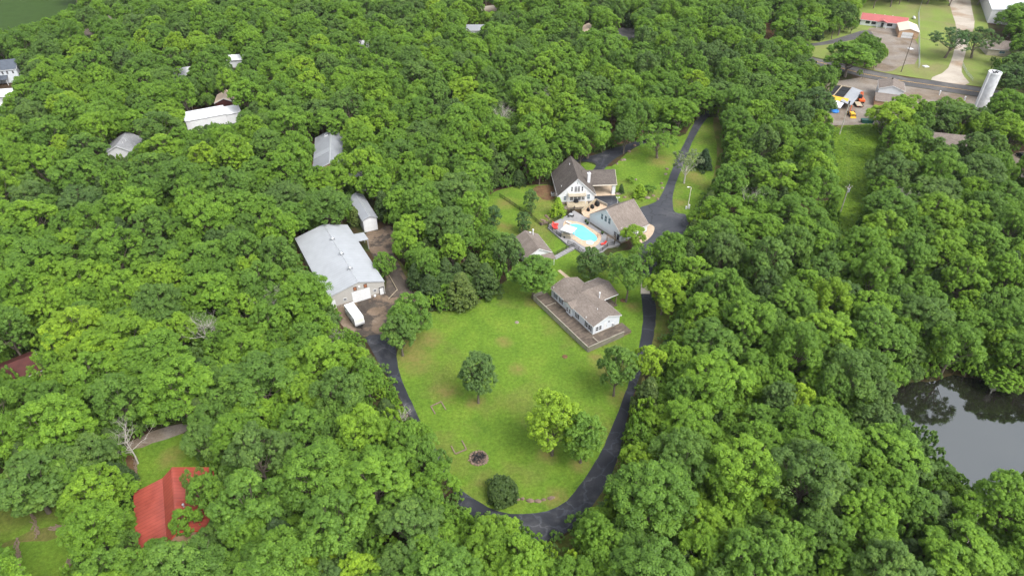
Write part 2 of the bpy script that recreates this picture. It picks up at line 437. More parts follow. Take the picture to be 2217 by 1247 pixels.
def sheet(name, pxs, z, mat, smooth=2, notrunk=True, kind='structure', jit=0.0, h=0.0):
    p = smooth_poly(pxs, smooth) if smooth else pxs
    w = [G(x, y, z) for x, y in p]
    if jit:
        w2 = []
        for i, a in enumerate(w):
            b = w[(i + 1) % len(w)]
            n = max(1, int((b - a).length / 1.5))
            for k in range(n):
                q = a.lerp(b, k / n)
                w2.append(Vector((q.x + noise.noise(q * .5) * jit, q.y + noise.noise(q * .5 + Vector((9, 3, 1))) * jit, z)))
        w = w2
    if notrunk: SHEETS.append(np.array([(q.x, q.y) for q in w]))
    m = MB()
    if h: m.prism([(q.x, q.y) for q in w], z - h, z)
    else: m.add(w, [tuple(range(len(w)))])
    import bmesh
    me = bpy.data.meshes.new(name); me.from_pydata(m.v, [], m.f)
    bm = bmesh.new(); bm.from_mesh(me)
    bmesh.ops.recalc_face_normals(bm, faces=bm.faces)
    if not h:
        for f in bm.faces:
            if f.normal.z < 0: f.normal_flip()
    bmesh.ops.triangulate(bm, faces=bm.faces); bm.to_mesh(me); bm.free()
    me.materials.append(mat)
    o = bpy.data.objects.new(name, me); col.objects.link(o)
    if kind: o['kind'] = kind
    return o

# ---------------------------------------------------------------- the ground, lawns, roads, water
g = MB()
def hgt(x, y): return 0.0
g.add([(-3000, -600, 0), (3000, -600, 0), (3000, 5000, 0), (-3000, 5000, 0)], [(0, 1, 2, 3)])
tag(g.build('ground', M['floor']), kind='structure')
LAWN = [(857, 745), (900, 725), (925, 690), (935, 672), (1000, 672), (1040, 650), (1095, 608), (1112, 596), (1135, 560), (1150, 540), (1200, 560), (1230, 585),
        (1330, 600), (1345, 560), (1385, 560), (1395, 640), (1395, 700), (1387, 751), (1366, 825), (1344, 881), (1316, 952), (1291, 1001), (1256, 1054), (1221, 1093),
        (1173, 1111), (1116, 1115), (1067, 1107), (1032, 1084), (994, 1062), (972, 1020), (930, 950), (912, 921), (884, 856), (863, 811)]
sheet('lawn', LAWN, .015, M['grass'], 1, jit=.3)
sheet('terrace_lawn', [(1040, 505), (1045, 430), (1085, 408), (1150, 400), (1200, 400), (1225, 440), (1230, 470), (1190, 490), (1250, 540), (1300, 560), (1350, 540), (1390, 545), (1390, 600), (1330, 605), (1230, 600), (1195, 600), (1140, 560), (1100, 540)], .020, M['grass'], 1, jit=.3)
sheet('dry_verge', [(845, 565), (862, 560), (885, 590), (905, 640), (935, 672), (935, 700), (905, 690), (892, 640), (870, 600)], .024, M['grass_dry'], 1, jit=.3)
sheet('side_lawn', [(1418, 560), (1470, 560), (1480, 640), (1470, 740), (1440, 800), (1410, 830), (1395, 860), (1380, 860), (1412, 740), (1418, 660)], .012, M['grass_dry'], 1, jit=.4, notrunk=False)
sheet('lower_verge', [(1290, 1080), (1335, 1000), (1380, 900), (1400, 900), (1370, 1000), (1330, 1080), (1260, 1200), (1210, 1247), (1190, 1247), (1190, 1180), (1240, 1150)], .012, M['grass_dry'], 1, jit=.4, notrunk=False)
sheet('lower_grass', [(990, 1095), (1018, 1118), (1100, 1160), (1190, 1180), (1190, 1247), (1000, 1247), (985, 1150)], .012, M['grass'], 1, jit=.4, notrunk=False)
sheet('upper_lawn', [(1260, 348), (1300, 362), (1330, 360), (1352, 335), (1388, 312), (1400, 290), (1440, 285), (1480, 300), (1500, 262), (1560, 250), (1566, 300), (1562, 380), (1545, 405), (1500, 470), (1470, 475), (1420, 470), (1345, 470), (1310, 420), (1255, 368)], .015, M['grass'], 1, jit=.3)
sheet('mown_track', [(1540, 255), (1560, 255), (1566, 330), (1562, 380), (1540, 400), (1556, 330)], .022, M['grass_dry'], 1, jit=.2)
sheet('wood_edge_soil', [(1300, 300), (1345, 268), (1390, 262), (1400, 290), (1360, 308), (1320, 318)], .012, M['dirt'], 1, jit=.4, notrunk=False)
sheet('bank_soil', [(1150, 405), (1200, 398), (1206, 430), (1180, 436), (1160, 420)], .026, M['dirt'], 1, jit=.4)
sheet('barn_side_soil', [(630, 505), (650, 505), (690, 600), (700, 660), (650, 640), (632, 560)], .012, M['dirt'], 1, jit=.4, notrunk=False)
road_l = [(785, 727), (800, 748), (820, 788), (850, 830), (872, 876), (905, 930), (945, 1000), (985, 1070), (993, 1097), (1018, 1117), (1060, 1138), (1110, 1156), (1150, 1170), (1187, 1173), (1236, 1149), (1272, 1107), (1304, 1065),
          (1333, 1008), (1344, 966), (1362, 888), (1376, 839), (1400, 770), (1414.5, 736), (1420, 692), (1421, 662), (1410, 640), (1406, 634)]
road_r = [(1387, 634), (1390, 650), (1392, 690), (1390, 712), (1383.6, 751), (1363.6, 825), (1342, 881), (1314, 952), (1289, 1001), (1254, 1054), (1219, 1093), (1173, 1109), (1116.5, 1113), (1067, 1105), (1032, 1082), (996, 1061),
          (975, 1023), (940, 965), (913.5, 920), (885, 856), (864, 811), (855, 740), (840, 722)]
sheet('driveway_loop', road_l + road_r, .034, M['asphalt'], 1, jit=.22)
sheet('parking_court', [(1383, 449), (1405, 444), (1424, 435), (1436, 415), (1446, 391), (1458, 360), (1472, 329), (1480, 314), (1488, 298), (1496, 280), (1508, 258), (1530, 240), (1545, 240), (1526, 262), (1515, 278), (1500, 305), (1492, 325),
       (1478, 360), (1464, 394), (1457, 419), (1456, 429), (1457, 452), (1462, 461), (1488, 464), (1492, 480), (1486, 510), (1470, 528), (1440, 545), (1425, 560), (1415, 600), (1408, 613), (1388, 613), (1388, 590), (1385, 560), (1380, 530), (1375, 500), (1380, 470)], .034, M['court'], 1, jit=.15)
sheet('upper_driveway', [(1400, 290), (1384, 303), (1366, 310), (1342, 318), (1318, 323), (1296, 334), (1250, 343), (1222, 350), (1228, 357), (1255, 349), (1288, 352), (1291, 360), (1278, 374), (1268, 385), (1330, 385), (1302, 373), (1316, 358), (1330, 345), (1350, 333), (1370, 322), (1390, 313), (1412, 306)], .038, M['asphalt'], 1)
sheet('carport_apron', [(1280, 405), (1330, 405), (1334, 430), (1348, 444), (1330, 470), (1270, 455), (1275, 430)], .041, M['asphalt'], 0)
sheet('path', [(1388, 612), (1407, 612), (1407, 636), (1387, 636)], .044, M['concrete'], 0)
sheet('garage_apron', [(1380, 495), (1402, 483), (1417, 490), (1417, 498), (1412, 510), (1398, 523), (1378, 530)], .048, M['concrete_pink'], 1)
sheet('yard', [(700, 660), (731, 664), (833, 636), (838, 600), (800, 545), (790, 510), (795, 498), (820, 500), (832, 490), (845, 488), (857, 500), (848, 545), (866, 575), (895, 630), (905, 655), (870, 700), (858, 724), (800, 728), (782, 728), (755, 724), (738, 700)], .028, M['yard'], 1)
sheet('yard_drive', [(848, 590), (860, 585), (893, 632), (868, 645), (846, 640), (834, 610)], .036, M['yard_drive'], 1)
sheet('garden_path', [(1207, 586), (1213, 584), (1236, 602), (1229, 605)], .040, M['concrete_pink'], 0)
# top right: county road, drives, fields
sheet('road', [(1600, 95), (1700, 112), (1768, 127), (1830, 140), (1885, 153), (1926, 161), (1963, 169), (2004, 173), (2121, 190), (2217, 205), (2300, 220), (2300, 240), (2217, 226), (2114, 209), (1963, 186), (1908, 175), (1866, 167), (1810, 152), (1765, 142), (1690, 125), (1600, 108)], .045, M['asphalt_old'], 0)
ln = MB()
pts = [(1600, 101), (1700, 118), (1768, 134), (1866, 160), (1963, 177), (2114, 199), (2217, 215)]
for a, b in zip(pts, pts[1:]):
    A, B = G(*a), G(*b); n = (B - A).normalized().cross(Vector((0, 0, 1))) * .12
    for off in (-.16, .16):
        o = n.normalized() * off * 1.0
        q = [A + n * .5 + o, B + n * .5 + o, B - n * .5 + o, A - n * .5 + o]
        ln.add([(p.x, p.y, .053) for p in q], [(0, 1, 2, 3)])
tag(ln.build('road_marking', M['yellow']), kind='structure')
sheet('meadow', [(1690, 70), (1760, 55), (1860, 0), (1860, -25), (2125, -25), (2135, 40), (2150, 100), (2217, 120), (2217, 200), (2121, 188), (2004, 172), (1926, 160), (1885, 152), (1765, 124), (1700, 108)], .015, M['grass_far'], 0, notrunk=False)
sheet('gravel_lane', [(2050, -20), (2098, -20), (2104, 20), (2112, 55), (2100, 80), (2092, 110), (2082, 145), (2082, 160), (2105, 187), (2040, 178), (2008, 172), (2050, 155), (2062, 125), (2068, 100), (2072, 60), (2058, 20)], .03, M['gravel'], 1)
sheet('red_house_drive', [(1878, 62), (1895, 60), (1945, 62), (1948, 80), (1990, 85), (1988, 140), (1955, 140), (1926, 158), (1885, 150), (1912, 132), (1926, 118), (1922, 102), (1898, 92), (1878, 80)], .03, M['gravel_dark'], 1)
sheet('red_house_loop', [(1740, 96), (1780, 92), (1815, 83), (1880, 62), (1895, 80), (1870, 82), (1820, 92), (1780, 99), (1745, 101)], .036, M['asphalt_old'], 1)
sheet('gravel_yard', [(1770, 188), (1800, 178), (1866, 168), (1908, 176), (1963, 187), (2114, 210), (2217, 228), (2217, 260), (2140, 262), (2000, 268), (1885, 270), (1800, 272), (1775, 240)], .022, M['gravel_dark'], 0)
sheet('right_gravel', [(2180, 340), (2217, 325), (2290, 330), (2290, 400), (2217, 395), (2195, 375)], .02, M['gravel_dark'], 1)
sheet('clay_track', [(1655, 50), (1672, 50), (1684, 75), (1668, 95), (1650, 95), (1660, 75)], .02, M['dirt'], 1)
sheet('scrub_strip', [(1795, 268), (1900, 268), (1905, 300), (1898, 340), (1885, 400), (1870, 460), (1850, 540), (1815, 560), (1800, 470), (1805, 400), (1800, 330)], .015, M['scrub'], 1, jit=.5, notrunk=False)
sheet('far_gravel', [(1035, 16), (1080, 10), (1082, 24), (1040, 29)], .02, M['gravel'], 1)
sheet('far_drive', [(1338, 58), (1390, 66), (1385, 84), (1340, 92), (1332, 80)], .02, M['asphalt_old'], 1)
sheet('left_gravel', [(252, 968), (300, 948), (350, 926), (400, 915), (420, 922), (390, 940), (340, 957), (300, 970), (262, 982)], .022, M['gravel_dark'], 1, jit=.4)
sheet('red_barn_lawn', [(240, 985), (300, 960), (430, 930), (450, 1000), (430, 1060), (290, 1080), (282, 1020)], .015, M['grass'], 1, jit=.4)
sheet('red_barn_soil', [(268, 985), (290, 985), (300, 1030), (300, 1075), (282, 1075), (280, 1030)], .026, M['dirt'], 1, jit=.3)
sheet('field', [(-60, 1080), (60, 1092), (150, 1095), (175, 1150), (175, 1210), (130, 1300), (-60, 1300)], .015, M['grass'], 1, jit=.4)
sheet('field_dry_patch', [(40, 1160), (75, 1145), (138, 1135), (148, 1155), (115, 1168), (60, 1168), (0, 1186), (0, 1180)], .022, M['grass_dry'], 1, jit=.5)
sheet('pond', [(1900, 850), (1949, 838), (1981, 824), (2020, 828), (2061, 810), (2084, 815), (2129, 822), (2161, 838), (2217, 850), (2330, 850), (2360, 1060), (2217, 1060), (2160, 1075), (2110, 1075), (2065, 1040), (1990, 980), (1930, 900)], .03, M['pond'], 1)
sheet('lake', [(-200, -60), (215, -60), (200, -10), (172, 5), (155, 25), (103, 55), (48, 74), (0, 88), (-120, 130), (-300, 130)], .03, M['lake'], 1)

# ---------------------------------------------------------------- buildings
FOOT = []          # building footprints (world quads)
def fpt(fr, u, z, d):
    face, W, L = fr
    return {'front': (u, -d, z), 'right': (W + d, u, z), 'left': (-d, L - u, z), 'back': (W - u, L + d, z)}[face]
def fbox(mb, fr, u0, u1, z0, z1, d0, d1):
    a = fpt(fr, u0, z0, d0); b = fpt(fr, u1, z1, d1)
    return mb.box(min(a[0], b[0]), max(a[0], b[0]), min(a[1], b[1]), max(a[1], b[1]), z0, z1)
def win(root, fr, u, z, w, h, nx=2, ny=2, gm=None, fm=None, t=.07, shutters=False):
    f = MB()
    fbox(f, fr, u, u + w, z, z + t, .003, .09); fbox(f, fr, u, u + w, z + h - t, z + h, .003, .09)
    fbox(f, fr, u, u + t, z + t, z + h - t, .003, .09); fbox(f, fr, u + w - t, u + w, z + t, z + h - t, .003, .09)
    iw, ih = w - 2 * t, h - 2 * t
    for i in range(1, nx): fbox(f, fr, u + t + iw * i / nx - .02, u + t + iw * i / nx + .02, z + t, z + h - t, .036, .075)
    for j in range(1, ny): fbox(f, fr, u + t, u + w - t, z + t + ih * j / ny - .03, z + t + ih * j / ny + .03, .036, .082)
    fo = f.build('window', fm or M['white'], root)
    fbox(MB_ := MB(), fr, u + t, u + w - t, z + t, z + h - t, .003, .035)
    MB_.build('pane', gm or M['glass'], fo)
    if shutters:
        for uu in (u - .36, u + w + .04):
            s = MB(); fbox(s, fr, uu, uu + .32, z - .02, z + h + .02, .003, .05); s.build('shutter', M['blackmetal'], root)
    return fo
def slabdoor(root, fr, u, z, w, h, mat, name='door', handle=True, d=.05):
    s = MB(); fbox(s, fr, u, u + w, z, z + h, .003, d)
    o = s.build(name, mat, root)
    if handle:
        k = MB(); fbox(k, fr, u + w - .2, u + w - .1, z + h * .45, z + h * .45 + .12, d, d + .06); k.build('handle', M['blackmetal'], o)
    return o
def bay_door(root, fr, u, z, w, h, chamfer=0, n=5):
    f = MB(); t = .12
    fbox(f, fr, u - t, u, z, z + h + t, .003, .07); fbox(f, fr, u + w, u + w + t, z, z + h + t, .003, .07); fbox(f, fr, u, u + w, z + h, z + h + t, .003, .07)
    d = MB()
    for i in range(n): fbox(d, fr, u, u + w, z + h * i / n + .015, z + h * (i + 1) / n - .015, .003, .05)
    fbox(d, fr, u, u + w, z, z + h, .003, .03)
    do = d.build('garage_door', M['white'], root)
    f.build('frame', M['white'], do)
    return do
def slope_at(prof, u):
    for (a, za), (b, zb) in zip(prof, prof[1:]):
        if a <= u <= b: return za + (zb - za) * (u - a) / (b - a)
    return prof[0][1]
def roof_mesh(prof, a, b, axis, ov, t):
    (u0, z0), (u1, z1) = prof[0], prof[1]
    s0 = (z1 - z0) / (u1 - u0)
    (u2, z2), (u3, z3) = prof[-2], prof[-1]
    s1 = (z3 - z2) / (u3 - u2)
    top = [(u0 - ov, z0 - s0 * ov)] + list(prof[1:-1]) + [(u3 + ov, z3 + s1 * ov)]
    e = .012
    up = [(u, z + t + e) for u, z in top]; lo = [(u, z + e) for u, z in top]
    return MB().extr(lo + up[::-1], a, b, axis)
def house(name, label, cat, org, ang, W, L, prof, wallm, roofm, z0=0.0, axis='y', ov=.4, ove=.35, t=.16, group=None, trim=True, cap=None, foundation=None):
    root = thing(name, label, cat, (org[0], org[1], 0), R(ang), group)
    c, s = math.cos(R(ang)), math.sin(R(ang))
    FOOT.append(np.array([(org[0] + x * c - y * s, org[1] + x * s + y * c) for x, y in ((-1, -1), (W + 1, -1), (W + 1, L + 1), (-1, L + 1))]))
    end = L if axis == 'y' else W
    w = MB().extr([(prof[0][0], z0)] + list(prof) + [(prof[-1][0], z0)], 0, end, axis)
    w.build('wall', wallm, root)
    ro = roof_mesh(prof, -ove, end + ove, axis, ov, t).build('roof', roofm, root)
    if trim:                 # fascia boards along the gable edges and the eaves
        (u0, zz0), (u1, zz1) = prof[0], prof[1]; s0 = (zz1 - zz0) / (u1 - u0)
        (u2, zz2), (u3, zz3) = prof[-2], prof[-1]; s1 = (zz3 - zz2) / (u3 - u2)
        top = [(u0 - ov, zz0 - s0 * ov)] + list(prof[1:-1]) + [(u3 + ov, zz3 + s1 * ov)]
        f = MB()
        for a in (-ove - .05, end + ove + .003):
            f.extr([(u, z - .10) for u, z in top] + [(u, z + t - .03) for u, z in top][::-1], a, a + .047, axis)
        for k, (u, z) in enumerate((top[0], top[-1])):
            a, b = (u - .05, u - .003) if k == 0 else (u + .003, u + .05)
            if axis == 'y': f.box(a, b, -ove, end + ove, z - .08, z + t - .02)
            else: f.box(-ove, end + ove, a, b, z - .08, z + t - .02)
        f.build('fascia', M['white'] if trim is True else trim, ro)
    if cap:                  # ridge cap
        k = max(range(len(prof)), key=lambda i: prof[i][1]); u, z = prof[k]
        m = MB().extr([(u - .3, z + t - .10), (u, z + t + .05), (u + .3, z + t - .10), (u, z + t - .02)], -ove, end + ove, axis)
        m.build('ridge_cap', cap, ro)
    if foundation:
        fm, fh = foundation
        MB().box(-.06, W + .06, -.06, L + .06, 0, fh).build('foundation', fm, root)
    return root
def vent_pipe(root, x, y, z, h=.5, r=.09, mat=None, name='vent_pipe'):
    return MB().cyl((x, y, z - .2), (x, y, z + h), r, n=8).cyl((x, y, z + h), (x, y, z + h + .1), r * 1.5, r * 1.2, 8).build(name, mat or M['white'], root)

# 1 --- big metal barn -------------------------------------------------
BP = [(0, 3.95), (8.5, 6.1), (15.2, 3.95)]
barn = house('metal_barn', 'large light grey metal barn with three ridge vents and a white roll door', 'barn', (-46.9, 136.4), 28.3, 15.2, 31.5, BP, M['barnwall'], M['barnroof'], ov=.12, ove=.15, t=.1, trim=M['steel'], cap=M['steel'])
fr = ('front', 15.2, 31.5)
for a, b in ((1.9, 6.37), (11.23, 13.58)):
    k = MB(); fbox(k, fr, a, b, 0, .75, .003, .04); k.build('wainscot', M['stone'], barn)
bay_door(barn, fr, 6.5, .02, 4.6, 3.25, n=6)
bay_door(barn, fr, -.0 + .15, .02, 1.9 - .2, 2.6, n=5)
for u in (7.0, 9.75):
    fo = win(barn, fr, u, 3.75, .9, 1.15, 1, 1, M['terracotta'], M['blackmetal'])
    fo['label'] = 'upper loft opening showing brown wood'
win(barn, fr, 4.0, 1.6, .95, .75, 1, 2, None, M['white'])
win(barn, fr, 12.0, 1.6, .95, .75, 1, 2, None, M['white'])
d = slabdoor(barn, fr, 13.75, .05, 1.05, 2.15, M['white'])
k = MB(); fbox(k, fr, 13.6, 13.74, 0, 2.4, .003, .12); fbox(k, fr, 14.81, 14.95, 0, 2.4, .003, .12); fbox(k, fr, 13.74, 14.81, 2.22, 2.4, .003, .12); k.build('frame', M['blackmetal'], d)
k = MB(); fbox(k, fr, 8.35, 8.75, 4.5, 4.75, .003, .3); k.build('wall_lamp', M['lampglass'], barn)
for y in (6.5, 14.2, 22.5):
    v = MB().cyl((8.5, y, 6.1), (8.5, y, 6.65), .35, n=12).cyl((8.5, y, 6.65), (8.5, y, 6.95), .52, .3, 12).cyl((8.5, y, 6.5), (8.5, y, 6.62), .55, n=12)
    for s in (-1, 1): v.box(8.5 + s * .62 - .05, 8.5 + s * .62 + .05, y - .35, y + .35, 6.05, 6.5)
    v.build('roof_vent', M['steel'], barn)
# lean-to on its far right side
lt = MB().extr([(15.38, 3.5), (18.5, 3.2), (18.5, 3.32), (15.38, 3.62)], 22.2, 26.5, 'y').build('lean_to_roof', M['barnroof'], barn)
for y in (22.5, 26.2): MB().box(18.15, 18.35, y - .1, y + .1, 0, 3.2).build('post', M['steel'], lt)

# 2 --- tall narrow shed behind it --------------------------------------
shed = house('tall_shed', 'tall narrow grey shed with one big white door behind the metal barn', 'shed', (-44.2, 173.6), 26, 4.15, 15, [(0, 4.3), (2.2, 5.2), (4.15, 4.3)], M['whitewall'], M['shedroof'], ov=.25, ove=.3, t=.08, trim=M['steel'], cap=M['steel'])
bay_door(shed, ('front', 4.15, 15), .45, .02, 3.2, 3.7, n=7)

# 3 --- steep gabled white house with carport wing ----------------------
hz = .9
AP = [(0, 3.4), (5.75, 9.0), (11.5, 3.4)]
ah = house('gabled_house', 'white house with steep brown shingle gable, balcony and open carport wing', 'house', (14.8, 190.2), 4.5, 11.5, 15.3, AP, M['siding'], M['shingle_dark'], z0=hz, ov=.45, ove=.4, foundation=(M['stone'], .9))
fr = ('front', 11.5, 15.3)
for (u, w) in ((4.9, .85), (5.85, .85)): win(ah, fr, u, 4.3, w, 2.0, 2, 4)
for u in (3.85, 7.15): win(ah, fr, u, 4.55, .55, 1.7, 1, 2)
win(ah, fr, 1.6, 1.5, .85, 1.5, 2, 2, M['glass_blue']); win(ah, fr, 9.1, 1.6, .95, 1.75, 2, 2, M['glass_blue'])
for u in (3.6, 4.9, 6.1, 7.4): win(ah, fr, u, 1.3, 1.0, 1.9, 2, 3)
k = MB(); fbox(k, fr, 5.6, 5.9, 7.2, 7.5, .003, .04); k.build('gable_vent', M['blackmetal'], ah)
ch = MB().box(9.75, 10.65, 4.4, 5.3, 5.0, 8.1).box(9.65, 10.75, 4.3, 5.4, 8.1, 8.25).build('chimney', M['white'], ah)
MB().cyl((10.2, 4.85, 8.25), (10.2, 4.85, 8.7), .2, n=10).build('flue', M['steel'], ch)
vent_pipe(ah, 1.2, 3.0, 4.6); vent_pipe(ah, 4.8, 11.0, 8.2)
# balcony
bal = MB().box(2.9, 8.5, -1.7, -.003, 3.55, 3.75).build('balcony', M['tanwood'], ah)
k = MB()
for z in (3.85, 4.65): k.box(2.9, 8.5, -1.7, -1.6, z, z + .1)
for x in (2.9, 8.4):
    for z in (3.85, 4.65): k.box(x, x + .1, -1.6, -.01, z, z + .1)
n = 22
for i in range(n + 1): k.box(2.93 + 5.44 * i / n, 3.01 + 5.44 * i / n, -1.68, -1.62, 3.75, 4.66)
for j in range(1, 6):
    for x in (2.93, 8.43): k.box(x, x + .06, -1.6 + j * .27, -1.54 + j * .27, 3.75, 4.66)
k.build('railing', M['cream'], bal)
for x in (3.0, 8.3): MB().box(x, x + .14, -1.65, -1.51, .95, 3.55).build('post', M['white'], bal)
# front deck with stone skirt and steps
dk = MB().box(2.5, 9.3, -3.4, -.07, .62, .86).build('front_deck', M['tanwood'], ah)
MB().box(2.6, 9.2, -3.3, -.07, 0, .6).build('stone_base', M['stone'], ah)
k = MB()
for i in range(4): k.box(.6 + i * .5, 1.1 + i * .5, -3.3, -1.9, 0, .2 + .16 * i)
k.build('step', M['stone'], dk)
k = MB(); k.box(2.5, 4.6, -3.4, -3.3, 1.6, 1.7).box(2.5, 2.6, -3.4, -1.0, 1.6, 1.7)
for x in (2.5, 3.5, 4.5): k.box(x, x + .1, -3.4, -3.3, .86, 1.6)
k.build('railing', M['tanwood'], dk)
# carport wing
WP = [(5.0, 3.9), (9.55, 6.7), (14.1, 3.9)]
wr = roof_mesh(WP, 8.6, 19.6, 'x', .35, .16).build('carport_roof', M['shingle_dark'], ah)
MB().box(11.6, 19.62, 4.58, 4.66, 3.62, 3.9).build('fascia', M['cream'], wr)
MB().extr([(4.7, 3.6), (9.55, 6.6), (14.4, 3.6), (14.4, 3.75), (9.55, 6.8), (4.7, 3.75)], 19.62, 19.68, 'x').build('fascia', M['cream'], wr)
MB().box(18.2, 19.3, 5.0, 5.9, 0, 3.7).build('pillar', M['white'], wr)
MB().box(18.6, 19.2, 13.0, 13.8, 0, 3.7).build('pillar', M['white'], wr)
MB().box(11.56, 19.2, 13.85, 14.0, 0, 3.8).build('back_wall', M['siding'], wr)
MB().box(11.6, 19.4, 4.4, 14.0, 0, .12).build('carport_floor', M['concrete_pink'], ah)
FOOT.append(np.array([(26, 191), (36, 193), (34, 208), (24, 206)]))
# small side bay on the left
MB().extr([(-1.1, 2.6), (0, 3.2), (0, 3.32), (-1.1, 2.72)], .5, 2.6, 'y').build('side_canopy', M['shingle_dark'], ah)

# 4 --- garage with the steep gable facing the pool -----------------------
GP = [(0, 3.0), (7.05, 8.0), (14.1, 3.0)]
gar = house('large_garage', 'white two storey garage with steep brown roof beside the swimming pool', 'garage', (23.7, 179.1), -54.5, 14.1, 10.4, GP, M['siding'], M['shingle'], ov=.35, ove=.3, foundation=(M['plank'], .5))
fr = ('front', 14.1, 10.4)
for u in (4.9, 6.5, 8.1): win(gar, fr, u, 3.9, .95, 2.0, 2, 2, M['glass_blue'] if u == 6.6 else None)
win(gar, fr, 10.9, .6, 1.15, 2.1, 2, 3)
slabdoor(gar, fr, 12.25, .35, .9, 2.1, M['glass'])
k = MB(); fbox(k, fr, 13.35, 13.55, 2.0, 2.3, .003, .2); k.build('wall_lamp', M['blackmetal'], gar)
fr = ('right', 14.1, 10.4)
win(gar, fr, 3.4, 1.4, .9, 1.1, 2, 2); win(gar, fr, 7.2, 1.4, .9, 1.1, 2, 2)
slabdoor(gar, fr, 5.3, .1, .95, 2.05, M['white'])
vent_pipe(gar, 13.3, 2.6, 3.6); vent_pipe(gar, 13.4, 1.6, 3.5); vent_pipe(gar, 12.7, .9, 4.0, .25)
bay_door(gar, ('back', 14.1, 10.4), 2, .05, 3.6, 2.4); bay_door(gar, ('back', 14.1, 10.4), 8, .05, 3.6, 2.4)

# 5 --- pale blue ranch house with wrap-around deck ---------------------------
RO = G(1191, 622, 3.7); RB = G(1284.7, 707.4, 3.7)
ra = math.degrees(math.atan2(RB.y - RO.y, RB.x - RO.x)); RW = (RB - RO).length
rx = lambda p: (p.x - RO.x, p.y - RO.y)
RD = 8.7; e = .3
c, s = math.cos(R(ra)), math.sin(R(ra))
org = (RO.x + e * c - e * s, RO.y + e * s + e * c)
RW2, RD2 = RW - 2 * e, RD - 2 * e
RP = [(0, 3.62), (RD2 * .5, 5.0), (RD2, 3.62)]
ran = house('ranch_house', 'long pale blue ranch house with low brown roof and wooden deck', 'house', org, ra, RW2, RD2, RP, M['siding_blue'], M['shingle'], z0=.3, axis='x', ov=.33, ove=.3, t=.14)
def rloc(px, py, z):
    p = G(px, py, z); dx, dy = p.x - org[0], p.y - org[1]
    return (dx * c + dy * s, -dx * s + dy * c)
# rear cross wing (open porch under it)
wx0 = rloc(1267, 613, 3.7)[0]; wx1 = rloc(1310, 648, 3.7)[0]; wy = rloc(1337, 635, 3.7)[1]
wmid = (wx0 + wx1) / 2
wr = MB()
for (a, b) in ((wx0 - .1, wmid), (wx1 + .1, wmid)):
    q = [(a, RD2 + .0, 3.6), (a, wy, 3.6), (b, wy, 5.04), (b, RD2 * .45, 5.04), (a, RD2 - .4, 3.68)]
    n = len(q); lo = q; up = [(x, y, z + .17) for x, y, z in q]
    wr.add(lo + up, [tuple(range(n)), tuple(range(n, 2 * n))[::-1]] + [(i, (i + 1) % n, n + (i + 1) % n, n + i) for i in range(n)])
wo = wr.build('wing_roof', M['shingle'], ran)
for q in (wx0 - .16, wx1 + .11): MB().box(q, q + .05, RD2 + .3, wy, 3.55, 3.76).build('fascia', M['white'], wo)
k = MB().extr([(wx0 + .3, .3), (wx0 + .3, 3.55), (wmid, 4.9), (wmid, .3)], RD2 + .02, wy - .5, 'y').build('wing_wall', M['siding_blue'], ran)
for (x, y) in ((wx1 - .2, wy - .4), (wx1 - .2, RD2 + .6)): MB().box(x - .1, x + .1, y - .1, y + .1, 0, 3.6).build('porch_post', M['brownwood'], ran)
MB().box(wmid + .05, wx1 + .2, RD2 + .05, wy, 0, .3).build('porch_floor', M['deck'], ran)
fr = ('front', RW2, RD2)
for u in (1.5, 3.9, 10.9): win(ran, fr, u, 1.5, .8, 1.3, 1, 2, M['glass_blue'] if u < 10 else None, shutters=True)
win(ran, fr, 15.0, 1.4, .85, 1.5, 1, 2); win(ran, fr, 16.0, 1.4, .85, 1.5, 1, 2)
for u in (14.6, 16.92):
    k = MB(); fbox(k, fr, u, u + .32, 1.35, 2.95, .003, .05); k.build('shutter', M['blackmetal'], ran)
slabdoor(ran, fr, 6.15, 1.0, .95, 2.1, M['white'])
bay = MB().box(7.4, 9.6, -.55, -.003, .9, 3.5).build('bay', M['siding_blue'], ran)
for u in (7.55, 8.6): win(ran, ('front', RW2, RD2), u, 1.5, .8, 1.4, 1, 2)
for o in [o for o in ran.children if o.name.startswith('window')][-2:]: o.location.y = -.56
# low eyebrow gable over the entry
ex0, ex1 = 6.0, 10.0; em = (ex0 + ex1) / 2; eg = MB()
for a in (ex0, ex1):
    q = [(a, -.75, 3.62), (em, -.75, 4.35), (em, 1.9, 4.35)]
    q = [(a, -.75, 3.60), (em, -.75, 4.30), (em, 2.3, 4.38), (a, .1, 3.68)]
    up = [(x, y, z + .15) for x, y, z in q]
    eg.add(q + up, [(0, 1, 2, 3), (7, 6, 5, 4)] + [(i, (i + 1) % 4, 4 + (i + 1) % 4, 4 + i) for i in range(4)])
eo = eg.build('entry_gable', M['shingle'], ran)
MB().extr([(ex0 + .1, 3.5), (em, 4.25), (ex1 - .1, 3.5)], -.70, -.60, 'y').build('gable_board', M['white'], eo)
fr = ('right', RW2, RD2)
win(ran, fr, .7, 1.5, .85, 1.4, 1, 2); win(ran, fr, 1.7, 1.5, .85, 1.4, 1, 2)
slabdoor(ran, fr, 3.2, 1.0, .95, 2.1, M['white'])
k = MB(); fbox(k, fr, 4.6, 4.8, 2.9, 3.15, .003, .15); k.build('wall_lamp', M['blackmetal'], ran)
MB().box(-.05, RW2 + .05, -.05, RD2 + .05, 0, .9).build('skirting', M['concrete'], ran)
px = rloc(1298, 641, 4.6)
vs = MB().cyl((px[0], px[1], 4.0), (px[0], px[1], 5.5), .17, n=10).cyl((px[0], px[1], 5.5), (px[0], px[1], 5.75), .24, n=10).build('chimney_pipe', M['white'], ran)
for a, b in ((1199, 621), (1269, 685), (1293, 675)):
    q = rloc(a, b, 4.3); vent_pipe(ran, q[0], q[1], slope_at(RP, max(0, q[1])) + .1, .35, .07)
